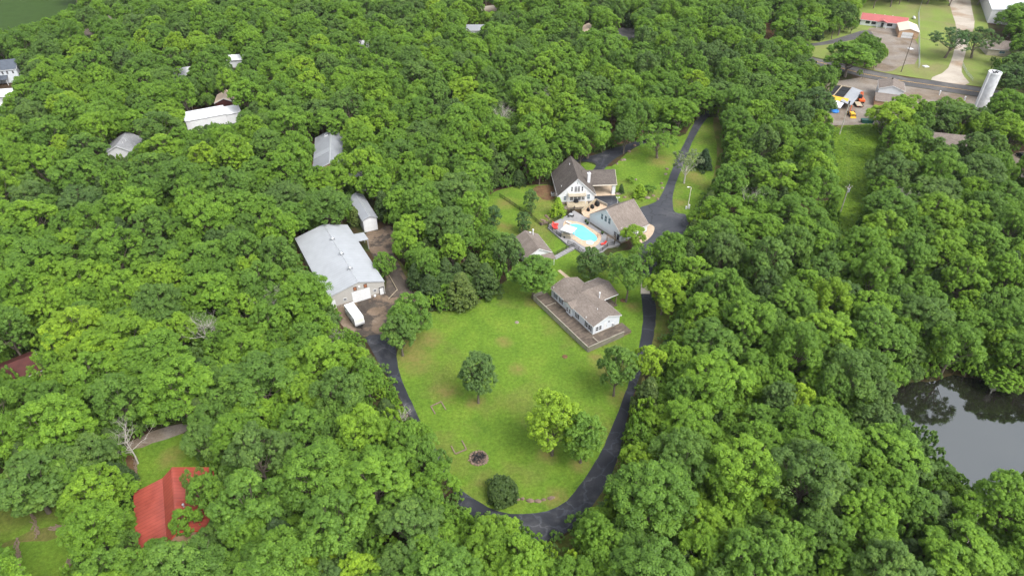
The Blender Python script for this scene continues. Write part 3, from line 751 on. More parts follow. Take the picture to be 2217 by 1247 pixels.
# deck and its board fence
deck = thing('deck', 'weathered brown wooden deck wrapping the pale blue ranch house', 'deck', (org[0], org[1], 0), R(ra))
DX0, DX1, DY0, DY1 = -2.0, 21.7, -4.3, 9.0
fl = MB().box(DX0, DX1, DY0, -.06, .66, .80).box(RW2 + .06, DX1, -.06, DY1, .66, .80).build('floor', M['deck'], deck)
k = MB().box(DX0 + .1, DX1 - .1, DY0 + .1, DY0 + .3, 0, .66).box(DX1 - .3, DX1 - .1, DY0 + .3, DY1, 0, .66).build('joist', M['brownwood'], deck)
def board_fence(x0, y0, x1, y1, nm='fence_panel'):
    m = MB(); L_ = math.hypot(x1 - x0, y1 - y0); n = int(L_ / .2)
    ux, uy = (x1 - x0) / L_, (y1 - y0) / L_
    rr = random.Random(3)
    for i in range(n):
        a, b = L_ * i / n + .012, L_ * (i + 1) / n - .012; h = 1.62 + rr.uniform(-.03, .03)
        P = [(x0 + ux * a - uy * .02, y0 + uy * a + ux * .02), (x0 + ux * b - uy * .02, y0 + uy * b + ux * .02), (x0 + ux * b + uy * .02, y0 + uy * b - ux * .02), (x0 + ux * a + uy * .02, y0 + uy * a - ux * .02)]
        m.prism(P, .02, h)
    w = .1
    P = [(x0 - uy * w, y0 + ux * w), (x1 - uy * w, y1 + ux * w), (x1 + uy * w, y1 - ux * w), (x0 + uy * w, y0 - ux * w)]
    m.prism(P, 1.67, 1.74)
    return m.build(nm, M['fencewood'], deck)
board_fence(DX0, DY0, DX1, DY0); board_fence(DX1 + .05, DY0 + .1, DX1 + .05, 6.6); board_fence(DX0 - .03, DY0 + .1, DX0 - .03, 0.2)
n = 12
for i in range(n + 1):
    x = DX0 + .15 + (DX1 - DX0 - .3) * i / n
    MB().box(x - .06, x + .06, DY0 + .05, DY0 + .17, .1, 1.66).build('post', M['brownwood'], deck)
MB().box(19.0, 21.6, -.9, -.75, 1.25, 1.35).box(19.0, 19.1, -.9, -.75, .8, 1.25).box(21.5, 21.6, -.9, -.75, .8, 1.25).build('rail', M['fencewood'], deck)
MB().box(3.2, 3.3, -4.2, -.8, 1.3, 1.38).box(3.2, 3.3, -.9, -.8, .8, 1.3).build('rail', M['fencewood'], deck)
q = (RW2 + 1.0, 5.4)
gr_ = thing('grill', 'grey domed grill under a cover against the ranch house end wall', 'grill', tuple(G(1325, 705, .8)), R(ra))
MB().box(-.5, .5, -.3, .3, .1, .85).build('cabinet', M['steel'], gr_); MB().ell((0, 0, .86), .6, .38, .35, 12, 5, 0).build('lid', M['steel'], gr_, True)

# 6 --- pavilion -------------------------------------------------------------
pv = house('pavilion', 'small brown roofed shelter with white gable below the pool', 'shelter', (3.9, 156.2), 22, 7.6, 9.6, [(0, 2.9), (3.8, 4.9), (7.6, 2.9)], M['siding'], M['shingle'], ov=.3, ove=.35)
MB().add([(-.3, -.36, 2.75), (7.9, -.36, 2.75), (7.9, -2.6, 2.2), (-.3, -2.6, 2.2), (-.3, -.36, 2.87), (7.9, -.36, 2.87), (7.9, -2.6, 2.32), (-.3, -2.6, 2.32)],
         [(0, 1, 2, 3), (7, 6, 5, 4), (0, 4, 5, 1), (1, 5, 6, 2), (2, 6, 7, 3), (3, 7, 4, 0)]).build('porch_roof', M['shingle'], pv)
for x in (.1, 7.4): MB().box(x, x + .16, -2.45, -2.3, 0, 2.2).build('post', M['white'], pv)
cpx = MB().cyl((5.6, 8.2, 3.6), (5.6, 8.2, 5.6), .16, n=10).cyl((5.6, 8.2, 5.6), (5.6, 8.2, 5.95), .26, n=10).build('chimney_pipe', M['white'], pv)
MB().ell((4.9, 8.6, 4.9), .35, .35, .12, 12, 3, 0).cyl((4.9, 8.6, 4.3), (4.9, 8.6, 4.95), .04).build('satellite_dish', M['white'], pv)

# 7 --- neighbours among the trees ---------------------------------------------
wb = house('white_shed', 'long white metal shed with lower annex in the upper left woods', 'shed', (-124.2, 245.4), 29, 14.8, 8.6, [(0, 4.4), (4.3, 6.2), (8.6, 4.4)], M['whitewall'], M['whiteroof'], axis='x', ov=.25, ove=.2, t=.1)
bay_door(wb, ('front', 14.8, 8.6), 1.6, .05, 4.2, 3.3); bay_door(wb, ('front', 14.8, 8.6), 8.2, .05, 4.2, 3.3)
k = MB().extr([(.2, 0), (.2, 3.9), (4.3, 5.3), (8.2, 3.9), (8.2, 0)], 14.85, 20.3, 'x').build('annex_wall', M['whitewall'], wb)
roof_mesh([(0, 3.95), (4.3, 5.4), (8.6, 3.95)], 15.05, 20.6, 'x', .2, .1).build('annex_roof', M['white_roof'], wb)
bay_door(wb, ('front', 14.8, 8.6), 16.2, .05, 3.2, 2.9)
tg = G(464, 223, 3.3)
tsd = house('beige_shed', 'small beige shed with pale gable roof behind the long white shed', 'shed', (tg.x + .3, tg.y), 12, 7.2, 9, [(0, 3.2), (3.6, 4.8), (7.2, 3.2)], M['maroon'], M['tanroof'])
gh = house('grey_roofed_house', 'grey shingle gable house deep in the woods left of the picture', 'house', (-143.5, 219.3), 8, 10.8, 11.5, [(0, 3.2), (5.4, 6.2), (10.8, 3.2)], M['whitewall'], M['shingle_grey'])
vent_pipe(gh, 7.0, 5, 5.4); vent_pipe(gh, 6.6, 3, 5.6)
gl = house('cabin', 'long grey metal roofed cabin with red walls right of the woods centre', 'house', (-66.6, 206.7), 11, 10, 26.5, [(0, 3.3), (5.6, 5.9), (10, 3.3)], M['tanwall'], M['shedroof'], cap=M['steel'])
k = MB().extr([(-.4, 3.3), (-.0, 3.55), (5.3, 5.98), (5.3, 6.08), (-.4, 3.45)], 8.6, 12.0, 'y').build('cross_roof', M['barnroof'], gl)
for y in (22.8, 24.6): MB().add([(3.2, y, 5.0), (4.6, y, 5.62), (4.6, y + .7, 5.62), (3.2, y + .7, 5.0), (3.2, y, 5.16), (4.6, y, 5.78), (4.6, y + .7, 5.78), (3.2, y + .7, 5.16)], [(4, 5, 6, 7), (0, 1, 5, 4), (1, 2, 6, 5), (2, 3, 7, 6), (3, 0, 4, 7)]).build('skylight', M['white_roof'], gl)
MB().box(-.9, -.02, .5, 8, 0, 3.0).build('porch_wall', M['maroon'], gl)
for n_, lab, px, W_, L_, a_, hh, wm, rm in (
    ('white_roofed_house', 'white hipped roof house showing above the tree tops, upper left', (490, 131), 8, 8, 6, (3.6, 4.6), 'siding', 'lampglass'),
    ('brown_roofed_house', 'brown roofed house half hidden by trees near the green lake', (232, 47), 10, 8, 20, (3, 5), 'tanwall', 'shingle'),
    ('beige_roofed_house', 'beige roofed house peeping through trees below the green lake', (166, 77), 12, 8, 10, (3, 5), 'cream', 'tanroof'),
    ('bright_roofed_house', 'bright white roof glinting through tree crowns above the long white shed', (378, 166), 12, 8, 25, (3, 5), 'siding', 'white_roof'),
    ('far_white_building', 'far white building glimpsed in the woods at the upper centre', (775, 103), 12, 8, 0, (3, 5), 'siding', 'white_roof'),
    ('far_grey_building', 'far grey roofed building at the top edge of the picture', (1010, 66), 10, 9, 0, (3, 4.4), 'siding', 'shedroof'),
    ('far_beige_building', 'far beige building seen between trees at the top centre', (1262, 74), 5, 14, -6, (3.5, 4.8), 'cream', 'tanroof'),
    ('pink_roofed_cabin', 'small cabin with bright red orange roof under the trees, upper right', (1420, 122), 10, 7, -15, (3, 4.6), 'tanwall', 'redroof2'),
    ('white_shelter', 'white roofed shelter between the grey cabin and the tall narrow shed', (757, 402), 5, 8, 15, (2.6, 3.4), 'siding', 'white_roof'),
    ):
    o = G(px[0], px[1], hh[0])
    ax = 'y' if L_ > W_ else 'x'; D = W_ if ax == 'y' else L_
    house(n_, lab, 'house', (o.x, o.y), a_, W_, L_, [(0, hh[0]), (D / 2, hh[1]), (D, hh[0])], M[wm], M[rm], axis=ax)
# left edge, two storeys
o = G(-40, 186, 0)
lh = house('two_storey_house', 'pale blue two storey house with dark roof at the left edge', 'house', (o.x, o.y), 18, 15.5, 10, [(0, 5.8), (5, 8.6), (10, 5.8)], M['siding_blue'], M['slate'], axis='x', ov=.3)
FR = ('front', 15.5, 10)
for u in (6, 7.8, 9.6, 11.4, 13.6): win(lh, FR, u, 3.9, .8, 1.3, 1, 2)
win(lh, FR, 13.4, 1.2, .8, 1.3, 1, 2)
MB().extr([(-3.6, 2.6), (-.05, 3.4), (-.05, 3.55), (-3.6, 2.75)], 2, 11.5, 'x').build('porch_roof', M['slate'], lh)
for x in (2.3, 6.8, 11.2): MB().box(x, x + .2, -3.4, -3.2, 0, 2.6).build('porch_post', M['white'], lh)
o = G(-30, 212, 3.0)
house('white_garage', 'white roofed garage below the two storey house, left edge', 'garage', (o.x, o.y), 14, 13, 8, [(0, 3.0), (4, 4.6), (8, 3.0)], M['siding'], M['white_roof'], axis='x')
o = G(-25, 236, 2.6)
house('garden_shed', 'small white garden shed half under trees at the left edge', 'shed', (o.x, o.y), 14, 8, 5, [(0, 2.6), (2.5, 3.6), (5, 2.6)], M['siding'], M['white_roof'], axis='x')
# maroon roof at the left edge, lower down
o = G(-60, 862, 3.0)
mh = house('maroon_roofed_house', 'maroon shingle roofed house under trees at the left edge', 'house', (o.x, o.y), 42, 13.5, 8, [(0, 3.0), (4, 4.8), (8, 3.0)], M['tanwall'], M['maroon'], axis='x')
# red barn, lower left
o = G(292.5, 1068, 3.0)
rr_ = R(25)
L_ = 14.5
rb = house('red_roofed_barn', 'barn with glossy red metal roof in the lower left clearing', 'barn', (o.x + L_ * math.sin(rr_), o.y - L_ * math.cos(rr_)), 25, 13.5, L_, [(0, 3.0), (5.1, 4.3), (7.4, 6.3), (13.5, 3.0)], M['tanwall'], M['redroof'], ov=.2, ove=.25, t=.1, trim=M['red'], cap=M['redroof'])
vent_pipe(rb, 8.6, 5.2, 5.6, .8, .16, M['steel'], 'flue')

# 8 --- top right group -----------------------------------------------------------
A = G(1861, 54); B = G(1936, 63); a_ = math.degrees(math.atan2(B.y - A.y, B.x - A.x))
rh = house('red_roofed_house', 'low white house with faded red metal roof and small entry porch', 'house', (A.x, A.y), a_, 22.5, 9.5, [(0, 3.0), (4.75, 5.0), (9.5, 3.0)], M['siding'], M['redroof2'], axis='x', ov=.6)
FR = ('front', 22.5, 9.5)
for u in (2.6, 5.6): win(rh, FR, u, 1.0, 2.1, 1.5, 2, 1, None, M['blackmetal'])
win(rh, FR, 13.3, 1.0, 2.6, 1.4, 3, 1, None, M['blackmetal']); slabdoor(rh, FR, 10.4, .1, 1.3, 2.2, M['glass'])
em = 10.8
eg = MB()
for a in (8.2, 13.4):
    q = [(a, -2.3, 2.85), (em, -2.3, 3.9), (em, 1.6, 3.95), (a, -.4, 2.95)]
    up = [(x, y, z + .15) for x, y, z in q]
    eg.add(q + up, [(0, 1, 2, 3), (7, 6, 5, 4)] + [(i, (i + 1) % 4, 4 + (i + 1) % 4, 4 + i) for i in range(4)])
eg.build('porch_roof', M['redroof2'], rh)
for x in (8.6, 12.8): MB().box(x, x + .3, -2.1, -1.8, 0, 2.9).build('porch_post', M['white'], rh)
for x in (6, 11, 15): vent_pipe(rh, x, 6.2, 4.4, .5, .16)
A = G(1948, 67, 3.4); B = G(1990.5, 71, 3.4); a_ = math.degrees(math.atan2(B.y - A.y, B.x - A.x))
tgr = house('tan_garage', 'tan metal garage with pale roof and white roll door by the red roofed house', 'garage', (A.x, A.y), a_, (B - A).length, 14, [(0, 3.4), ((B - A).length / 2, 4.8), ((B - A).length, 3.4)], M['tanwall'], M['tanroof'], ov=.2, ove=.2)
bay_door(tgr, ('front', (B - A).length, 14), 1.6, .05, 5.0, 2.7)
A = G(2137, 50, 0); B = G(2118, -6, 0)
an = math.degrees(math.atan2(B.y - A.y, B.x - A.x)) - 90
house('warehouse', 'large warehouse with bright white roof in the top right corner', 'warehouse', (A.x, A.y), an, 32, 70, [(0, 7.0), (16, 8.6), (32, 7.0)], M['whitewall'], M['whiteroof'], ov=.2, ove=.2)
A = G(2135, 120, 0)
sb = house('stone_building', 'low tan stone building with brown roof behind the dark oaks', 'building', (A.x, A.y), -14, 16, 12, [(0, 3.2), (6, 5.6), (12, 3.2)], M['concrete'], M['shingle'], axis='x')
win(sb, ('front', 16, 12), 5.0, 1.2, 2.6, 1.3, 2, 1, M['glass_blue'])
MB().extr([(-5, 2.9), (0, 3.6), (0, 3.75), (-5, 3.05)], 16.5, 32, 'x').build('side_canopy', M['steel'], sb)
for x in (17, 24, 31.5): MB().box(x, x + .25, -4.8, -4.55, 0, 2.9).build('post', M['blackmetal'], sb)
MB().box(16.5, 32, .1, 8, 0, 3.3).build('side_wall', M['blackmetal'], sb)
# brown shingle building with white pediment beside the gravel yard
A = G(1904, 191, 5.0); B = G(1958, 198, 5.0); a_ = math.degrees(math.atan2(B.y - A.y, B.x - A.x)); w_ = (B - A).length
bs = house('shingle_roofed_office', 'brown shingle roofed building with white gable beside the gravel yard', 'building', (A.x, A.y), a_, w_, 10, [(0, 5.0), (w_ / 2, 6.6), (w_, 5.0)], M['siding'], M['shingle'])
MB().extr([(-8, 2.2), (-.02, 3.0), (-.02, 3.15), (-8, 2.35)], -1.0, w_ + .5, 'x').build('porch_roof', M['shingle'], bs)
MB().box(-.8, w_, -7.6, -.2, 0, 2.2).build('porch_wall', M['tanwall'], bs)
vent_pipe(bs, w_ / 2, 8, 6.6, .6, .25, M['blackmetal'])
# roofless frame building, silver lean-to, orange awning, white shed
A = G(1786, 207, 2.6); B = G(1824, 215, 2.6)
w_ = (B - A).length; an_ = math.atan2(B.y - A.y, B.x - A.x)
fb = thing('framed_store', 'open store with black roof panels between tan beams left of the yard', 'building', (A.x, A.y, 0), an_)
MB().box(0, w_, 0, 15, 0, 2.4).build('wall', M['tanwall'], fb)
for x0, x1 in ((.3, w_ * .40), (w_ * .46, w_ - .3)):
    for y0, y1 in ((.3, 4.8), (5.1, 9.8), (10.1, 14.7)): MB().box(x0, x1, y0, y1, 2.41, 2.6).build('roof_panel', M['black'], fb)
MB().box(w_ * .41, w_ * .45, -.1, 14.95, 2.5, 2.9).box(-.1, w_ + .1, 14.95, 15.2, 2.45, 2.9).build('beam', M['tanwood'], fb)
MB().extr([(w_ + .1, 3.0), (w_ + 4.6, 2.2), (w_ + 4.6, 2.3), (w_ + .1, 3.1)], -4, 15.2, 'y').build('lean_to_roof', M['shedroof'], fb)
aw = MB().extr([(-3.0, 2.3), (-.1, 3.2), (-.1, 3.3), (-3.0, 2.4)], -1, w_ + 2.4, 'x').build('awning', M['yellow'], fb)
aw['label'] = 'orange yellow awning strip'
MB().extr([(-9.0, 2.0), (-3.2, 2.5), (-3.2, 2.65), (-9, 2.15)], -3, w_ + 1.6, 'x').build('canopy', M['white_roof'], fb)
for x in (0, w_ + 1): MB().box(x, x + .15, -8.8, -8.6, 0, 2.0).build('post', M['steel'], fb)
FOOT.append(np.array([(A.x - 3, A.y - 9), (A.x + w_ + 5, A.y - 10), (A.x + w_ + 5, A.y + 18), (A.x - 3, A.y + 18)]))
for nm_, lb_, (px_, py_), w_, d_ in (('brown_cabin', 'long brown roofed cabin under trees right of the scrub strip', (2004, 300), 17, 6), ('tan_cabin', 'brown roofed cabin mostly hidden by trees near the right edge', (2022, 322), 16, 11)):
    o = G(px_, py_, 3)
    house(nm_, lb_, 'cabin', (o.x, o.y), -16, w_, d_, [(0, 3), (d_ / 2, 4.4), (d_, 3)], M['tanwall'], M['shingle'], axis='x')

# ---------------------------------------------------------------- pool and terrace
PZ = .55
DP = [(1187, 487), (1227, 467), (1243, 456), (1262, 467), (1276, 474), (1278, 485), (1343, 528), (1338, 531), (1315, 535), (1304, 544), (1290, 553), (1262, 549), (1244, 536), (1228, 529), (1186, 493)]
sc = .1128
CO = [(1180 + sc * x, 430 + sc * y) for x, y in [(360, 450), (400, 415), (560, 435), (720, 468), (850, 550), (1000, 640), (1085, 710), (1075, 790), (1010, 890), (900, 945), (790, 935), (690, 885), (600, 825), (530, 770), (430, 690), (360, 600), (350, 500)]]
WA = [(1180 + sc * x, 430 + sc * y) for x, y in [(440, 545), (495, 488), (600, 483), (720, 512), (820, 590), (900, 650), (970, 700), (1008, 770), (990, 805), (925, 838), (860, 800), (790, 805), (720, 800), (640, 750), (540, 690), (480, 620)]]
tag(sheet('pool_terrace', DP, PZ, M['pooldeck'], 0, h=PZ + .2), 'grey concrete pool terrace with low retaining wall around the swimming pool', 'terrace', kind='')
bpy.data.objects['pool_terrace'].pop('kind', None)
sp_ = sheet('swimming_pool', CO, PZ + .07, M['coping'], 2, kind=None, h=.1)
tag(sp_, 'turquoise swimming pool with tan stone coping and white round spa', 'swimming pool')
w = sheet('water_surface', WA, PZ + .085, M['pool'], 2, kind=None); w.parent = sp_
c0 = G(1277, 526, PZ)
s_ = MB().cyl((c0.x, c0.y, PZ + .02), (c0.x, c0.y, PZ + .12), 1.35, n=24).build('spa_rim', M['coping'], sp_)
MB().cyl((c0.x, c0.y, PZ + .1), (c0.x, c0.y, PZ + .135), 1.12, n=24).build('spa_water', M['spa'], sp_)
b0, b1 = G(1226, 479.5, PZ + .5), G(1236, 484.5, PZ + .5)
dr = (b1 - b0).normalized(); nn = Vector((-dr.y, dr.x, 0)) * .28
m = MB(); m.prism([(q.x, q.y) for q in (b0 + nn, b1 + nn, b1 - nn, b0 - nn)], PZ + .45, PZ + .52)
dbd = m.build('diving_board', M['white'], sp_)
q = b0 + dr * .5; MB().box(q.x - .25, q.x + .25, q.y - .25, q.y + .25, PZ + .05, PZ + .449).build('stand', M['steel'], dbd)
k = MB()
for a, b in (((1000, 710), (1065, 712)), ((1005, 745), (1075, 748))):
    p0, p1 = G(1180 + sc * a[0], 430 + sc * a[1], PZ), G(1180 + sc * b[0], 430 + sc * b[1], PZ)
    k.tube([p0 + Vector((0, 0, .1)), p0 + Vector((0, 0, .8)), p1 + Vector((0, 0, .8)), p1 + Vector((0, 0, .1))], .05)
k.build('ladder_rail', M['terracotta'], sp_)

def metal_fence(name, label, pxs, z, h=1.25, sp=.16, mat='blackmetal', rails=(.12, 1.15), zs=None):
    root = thing(name, label, 'fence', tuple(G(*pxs[0], 0)))
    o = root.location
    pts = [G(x, y, zz) for (x, y), zz in zip(pxs, zs or [z] * len(pxs))]
    pan = MB()
    for a, b in zip(pts, pts[1:]):
        L_ = (b - a).length; n = max(1, int(L_ / sp))
        for r_ in rails: pan.tube([a + Vector((0, 0, r_)) - o, b + Vector((0, 0, r_)) - o], .04, 4)
        for i in range(1, n):
            p = a.lerp(b, i / n) - o; pan.box(p.x - .02, p.x + .02, p.y - .02, p.y + .02, p.z + rails[0], p.z + rails[-1])
    pan.build('panel', M[mat], root)
    for a, b in zip(pts, pts[1:] + [pts[-1]]):
        L_ = (b - a).length; n = max(1, round(L_ / 2.6))
        for i in range(n if a is not pts[-1] else 1):
            p = a.lerp(b, i / n) - o if L_ else a - o
            MB().box(p.x - .06, p.x + .06, p.y - .06, p.y + .06, p.z, p.z + h).build('post', M[mat], root)
    return root
metal_fence('pool_fence', 'black metal fence along the lower left edge of the pool terrace', [(1244, 454), (1227, 466), (1188, 486), (1187, 492), (1214, 514)], PZ)
metal_fence('pool_fence', 'black metal fence around the lower right end of the pool terrace', [(1229, 528), (1244, 534), (1262, 548), (1289, 551), (1304, 543), (1315, 534), (1330, 530)], PZ)
metal_fence('stair_fence', 'black metal fence beside the steps down to the brown shelter', [(1241, 534), (1226, 540), (1206, 551), (1196, 556)], 0, zs=[.5, .4, .1, 0])
metal_fence('garden_fence', 'black metal garden fence crossing the lawn left of the pool', [(1082, 426), (1104, 440), (1125, 455), (1150, 470), (1171, 489), (1186, 487)], 0)
stp = thing('garden_steps', 'grey concrete steps leading from the pool terrace to the brown shelter', 'steps', tuple(G(1237, 536, 0)))
P0, P1 = G(1240, 538, 0), G(1199, 560, 0); dr = (P1 - P0).normalized(); nn = Vector((-dr.y, dr.x, 0)) * .8
L_ = (P1 - P0).length
for i in range(8):
    a = P0 + dr * (L_ * i / 8) - stp.location; b = P0 + dr * (L_ * (i + 1) / 8 - .03) - stp.location
    MB().prism([(q.x, q.y) for q in (a + nn, b + nn, b - nn, a - nn)], 0, .5 * (1 - i / 9)).build('step', M['pooldeck'], stp)
# tiki bar with flat white roof
bo = G(1216, 513, PZ)
bar = thing('poolside_bar', 'poolside bar with flat white square roof beside the turquoise pool', 'bar', (bo.x, bo.y, 0), R(-32))
MB().box(0, 3.0, 0, 1.6, 0, 1.6).build('counter_wall', M['concrete'], bar)
MB().box(-.12, 3.12, -.12, .5, 1.605, 1.69).build('counter_top', M['tanwood'], bar)
for x in (.1, 2.8):
    for y in (.1, 2.6): MB().box(x, x + .12, y, y + .12, PZ if y > 1 else 1.7, 3.0).build('post', M['white'], bar)
MB().box(-.4, 3.4, -.4, 3.1, 3.0, 3.12).build('roof', M['white_roof'], bar)
MB().box(.7, 1.2, -.2, -.02, .55, 1.05).build('hatch', M['black'], bar)
# loungers
def lounger(px, rz, label, z=PZ):
    p = G(px[0], px[1], z)
    t = thing('sun_lounger', label, 'sun lounger', tuple(p), rz, 'red loungers on the pool terrace')
    MB().extr([(-.3, .25), (1.3, .32), (1.3, .42), (-.3, .36)], -.38, .38, 'x') if 0 else None
    s1 = MB().add([(-.38, 0, .22), (.38, 0, .22), (.38, 1.25, .34), (-.38, 1.25, .34), (-.38, 0, .4), (.38, 0, .4), (.38, 1.25, .48), (-.38, 1.25, .48)], [(0, 3, 2, 1), (4, 5, 6, 7), (0, 1, 5, 4), (1, 2, 6, 5), (2, 3, 7, 6), (3, 0, 4, 7)])
    s1.build('seat', M['red'], t, bevel=.03)
    s2 = MB().add([(-.38, -.0, .3), (.38, 0, .3), (.38, -.6, .95), (-.38, -.6, .95), (-.38, .05, .42), (.38, .05, .42), (.38, -.5, 1.05), (-.38, -.5, 1.05)], [(0, 3, 2, 1), (4, 5, 6, 7), (0, 1, 5, 4), (1, 2, 6, 5), (2, 3, 7, 6), (3, 0, 4, 7)])
    s2.build('backrest', M['red'], t, bevel=.03)
    for x in (-.34, .28):
        for y in (-.05, 1.15): MB().box(x, x + .06, y, y + .06, 0, .24).build('leg', M['red'], t)
    return t
lounger((1200, 487), R(-100), 'red lounger nearest to the top left corner of the pool fence')
lounger((1198, 491.5), R(-100), 'middle red lounger of the three left of the diving board')
lounger((1199, 495.5), R(-100), 'red lounger of the left trio standing closest to the bar')
lounger((1309, 529), R(115), 'red lounger alone at the lower right end of the pool terrace')
def pot(px, r, label, z=PZ, mat='black'):
    p = G(px[0], px[1], z); t = thing('plant_pot', label, 'plant pot', tuple(p))
    MB().cyl((0, 0, 0), (0, 0, .5), r * .7, r, 12).build('pot', M[mat], t)
    m = MB(); rd = random.Random(int(px[0]))
    for i in range(90):
        a = Vector((rd.gauss(0, 1), rd.gauss(0, 1), abs(rd.gauss(0, 1)))).normalized() * r * rd.uniform(.5, 1.25) + Vector((0, 0, .55)); b = Vector((rd.uniform(-1, 1), rd.uniform(-1, 1), .3)).normalized() * .12; c = b.cross(Vector((0, 0, 1))).normalized() * .1
        m.add([a - b, a - c, a + b, a + c], [(0, 1, 2, 3)])
    f = m.build('foliage', M['leaf'], t); f['tint'] = .3
pot((1268, 481), .35, 'dark potted plant left of the garage corner by the pool')
pot((1272, 486), .4, 'dark potted plant nearest the garage corner beside the coping')
pot((1304, 507), .35, 'small dark pot against the garage wall midway along the pool')
# glass topped table with chairs at the upper left of the terrace
p = G(1236, 468, PZ); t = thing('patio_table', 'round patio table at the upper left end of the pool terrace', 'table', tuple(p))
MB().cyl((0, 0, .70), (0, 0, .74), .6, n=20).build('tabletop', M['steel'], t); MB().cyl((0, 0, 0), (0, 0, .7), .06).cyl((0, 0, 0), (0, 0, .04), .3, n=12).build('base', M['blackmetal'], t)
def chair(px, rz, lab):
    p = G(px[0], px[1], PZ); t = thing('patio_chair', lab, 'chair', tuple(p), rz, 'chairs around the patio table')
    MB().box(-.25, .25, -.25, .25, .42, .47).build('seat', M['blackmetal'], t); MB().box(-.25, .25, .22, .27, .47, .95).build('backrest', M['blackmetal'], t)
    for x in (-.25, .21):
        for y in (-.25, .21): MB().box(x, x + .04, y, y + .04, 0, .42).build('leg', M['blackmetal'], t)
chair((1231, 471), R(120), 'patio chair at the lower left of the round patio table')
chair((1240, 470.5), R(230), 'patio chair at the lower right of the round patio table')
chair((1237, 464), R(10), 'patio chair behind the round patio table')
# stone patio above the pool with covered grills
PT = [(1259, 460), (1290, 436), (1314, 447), (1278, 474), (1264, 468)]
pt = sheet('stone_patio', PT, .62, M['coping'], 0, kind=None, h=.62)
tag(pt, 'tan stone patio with low plank wall between the gabled house and garage', 'patio')
def low_wall(a, b, z0, h, th, mat, name, parent=None):
    A, B = G(*a, z0), G(*b, z0); d_ = (B - A).normalized(); n_ = Vector((-d_.y, d_.x, 0)) * th
    return MB().prism([(q.x, q.y) for q in (A + n_, B + n_, B - n_, A - n_)], z0 - .6, z0 + h).build(name, mat, parent)
low_wall((1259, 459), (1290, 435.5), .62, .9, .12, M['tanwood'], 'side_wall', pt)
low_wall((1291, 436), (1314, 447), .62, .9, .12, M['concrete'], 'side_wall', pt)
for px_, s_, lab in (((1273.5, 457), 1.0, 'smallest black covered grill, lowest on the stone patio'), ((1282, 451), 1.15, 'middle black covered grill on the stone patio'), ((1292.5, 445.5), 1.5, 'largest black covered grill at the top corner of the stone patio')):
    p = G(px_[0], px_[1], .62); t = thing('covered_grill', lab, 'grill', tuple(p), R(-55), 'black covered grills on the stone patio')
    rd = random.Random(5)
    MB().box(-.5 * s_, .5 * s_, -.35 * s_, .35 * s_, 0, .8 * s_).build('cover', M['black'], t, bevel=.12)
    MB().ell((0, 0, .78 * s_), .5 * s_, .36 * s_, .4 * s_, 12, 5, 0, .05, rd).build('cover_top', M['black'], t, True)
p = G(1247, 437, .9); t = thing('covered_table', 'round black covered table on the front deck below the balcony', 'table', tuple(p))
MB().cyl((0, 0, 0), (0, 0, .72), .85, .7, 16).ell((0, 0, .7), .72, .72, .25, 16, 4, 0).build('cover', M['black'], t, True)
MB().cyl((0, 0, .9), (0, 0, 1.35), .05).build('umbrella_stub', M['blackmetal'], t)
p = G(1196.5, 424, 0); t = thing('air_conditioner', 'grey air conditioning unit beside the left wall of the gabled house', 'air conditioner', tuple(p), R(5))
MB().box(-.55, .55, -.55, .55, 0, 1.1).build('case', M['steel'], t, bevel=.04); MB().cyl((0, 0, 1.11), (0, 0, 1.16), .42, n=16).build('fan_grille', M['blackmetal'], t)
# arbor with dry vines by the garage
p = G(1322, 526, PZ); t = thing('arbor', 'wooden arbor with dry vines at the pool end of the garage', 'arbor', tuple(p), R(-20))
for x in (-1.2, 1.1):
    for y in (-.6, .6): MB().box(x, x + .12, y, y + .12, 0, 2.0).build('post', M['brownwood'], t)
k = MB(); rd = random.Random(8)
for i in range(7): k.box(-1.4 + i * .42, -1.3 + i * .42, -.9, 1.0, 2.02, 2.1)
for i in range(60):
    a = Vector((rd.uniform(-1.4, 1.4), rd.uniform(-.9, .9), rd.uniform(1.4, 2.4))); b = a + Vector((rd.uniform(-.6, .6), rd.uniform(-.6, .6), rd.uniform(-.3, .3))); k.tube([a, b], .02, 4)
k.build('trellis', M['brownwood'], t)

# ---------------------------------------------------------------- lamp posts and utility poles
p = G(1488.5, 452, 0); t = thing('street_lamp', 'white street lamp with meter box beside the parking court', 'street lamp', tuple(p))
MB().cyl((0, 0, 0), (0, 0, 7.4), .13, .09, 10).build('pole', M['cream'], t)
a = MB().tube([(0, 0, 7.3), (-.1, 0, 7.6), (-.8, -.1, 7.75)], .06).build('arm', M['white'], t)
MB().ell((-1.0, -.1, 7.72), .38, .2, .14, 10, 6).build('lamp_head', M['lampglass'], a, True)
MB().box(.15, .6, -.25, .2, .1, 1.5).build('meter_box', M['white'], t); MB().box(-.7, -.3, -.3, .1, 0, .9).build('junction_box', M['white'], t)
p = G(1336, 446, 0); t = thing('garden_lamp', 'short white twin headed lamp behind the garage roof', 'lamp', tuple(p))
MB().cyl((0, 0, 0), (0, 0, 3.0), .06).build('pole', M['white'], t)
for x in (-.35, .35): MB().ell((x, 0, 3.05), .2, .16, .14, 8, 5).build('lamp_head', M['lampglass'], t, True)
p = G(1120.7, 590, 0); t = thing('garden_lamp', 'short white globe lamp left of the brown shelter', 'lamp', tuple(p))
MB().cyl((0, 0, 0), (0, 0, 3.6), .06).build('pole', M['white'], t); MB().ell((0, 0, 3.8), .25, .25, .25, 10, 6).build('lamp_head', M['lampglass'], t, True)
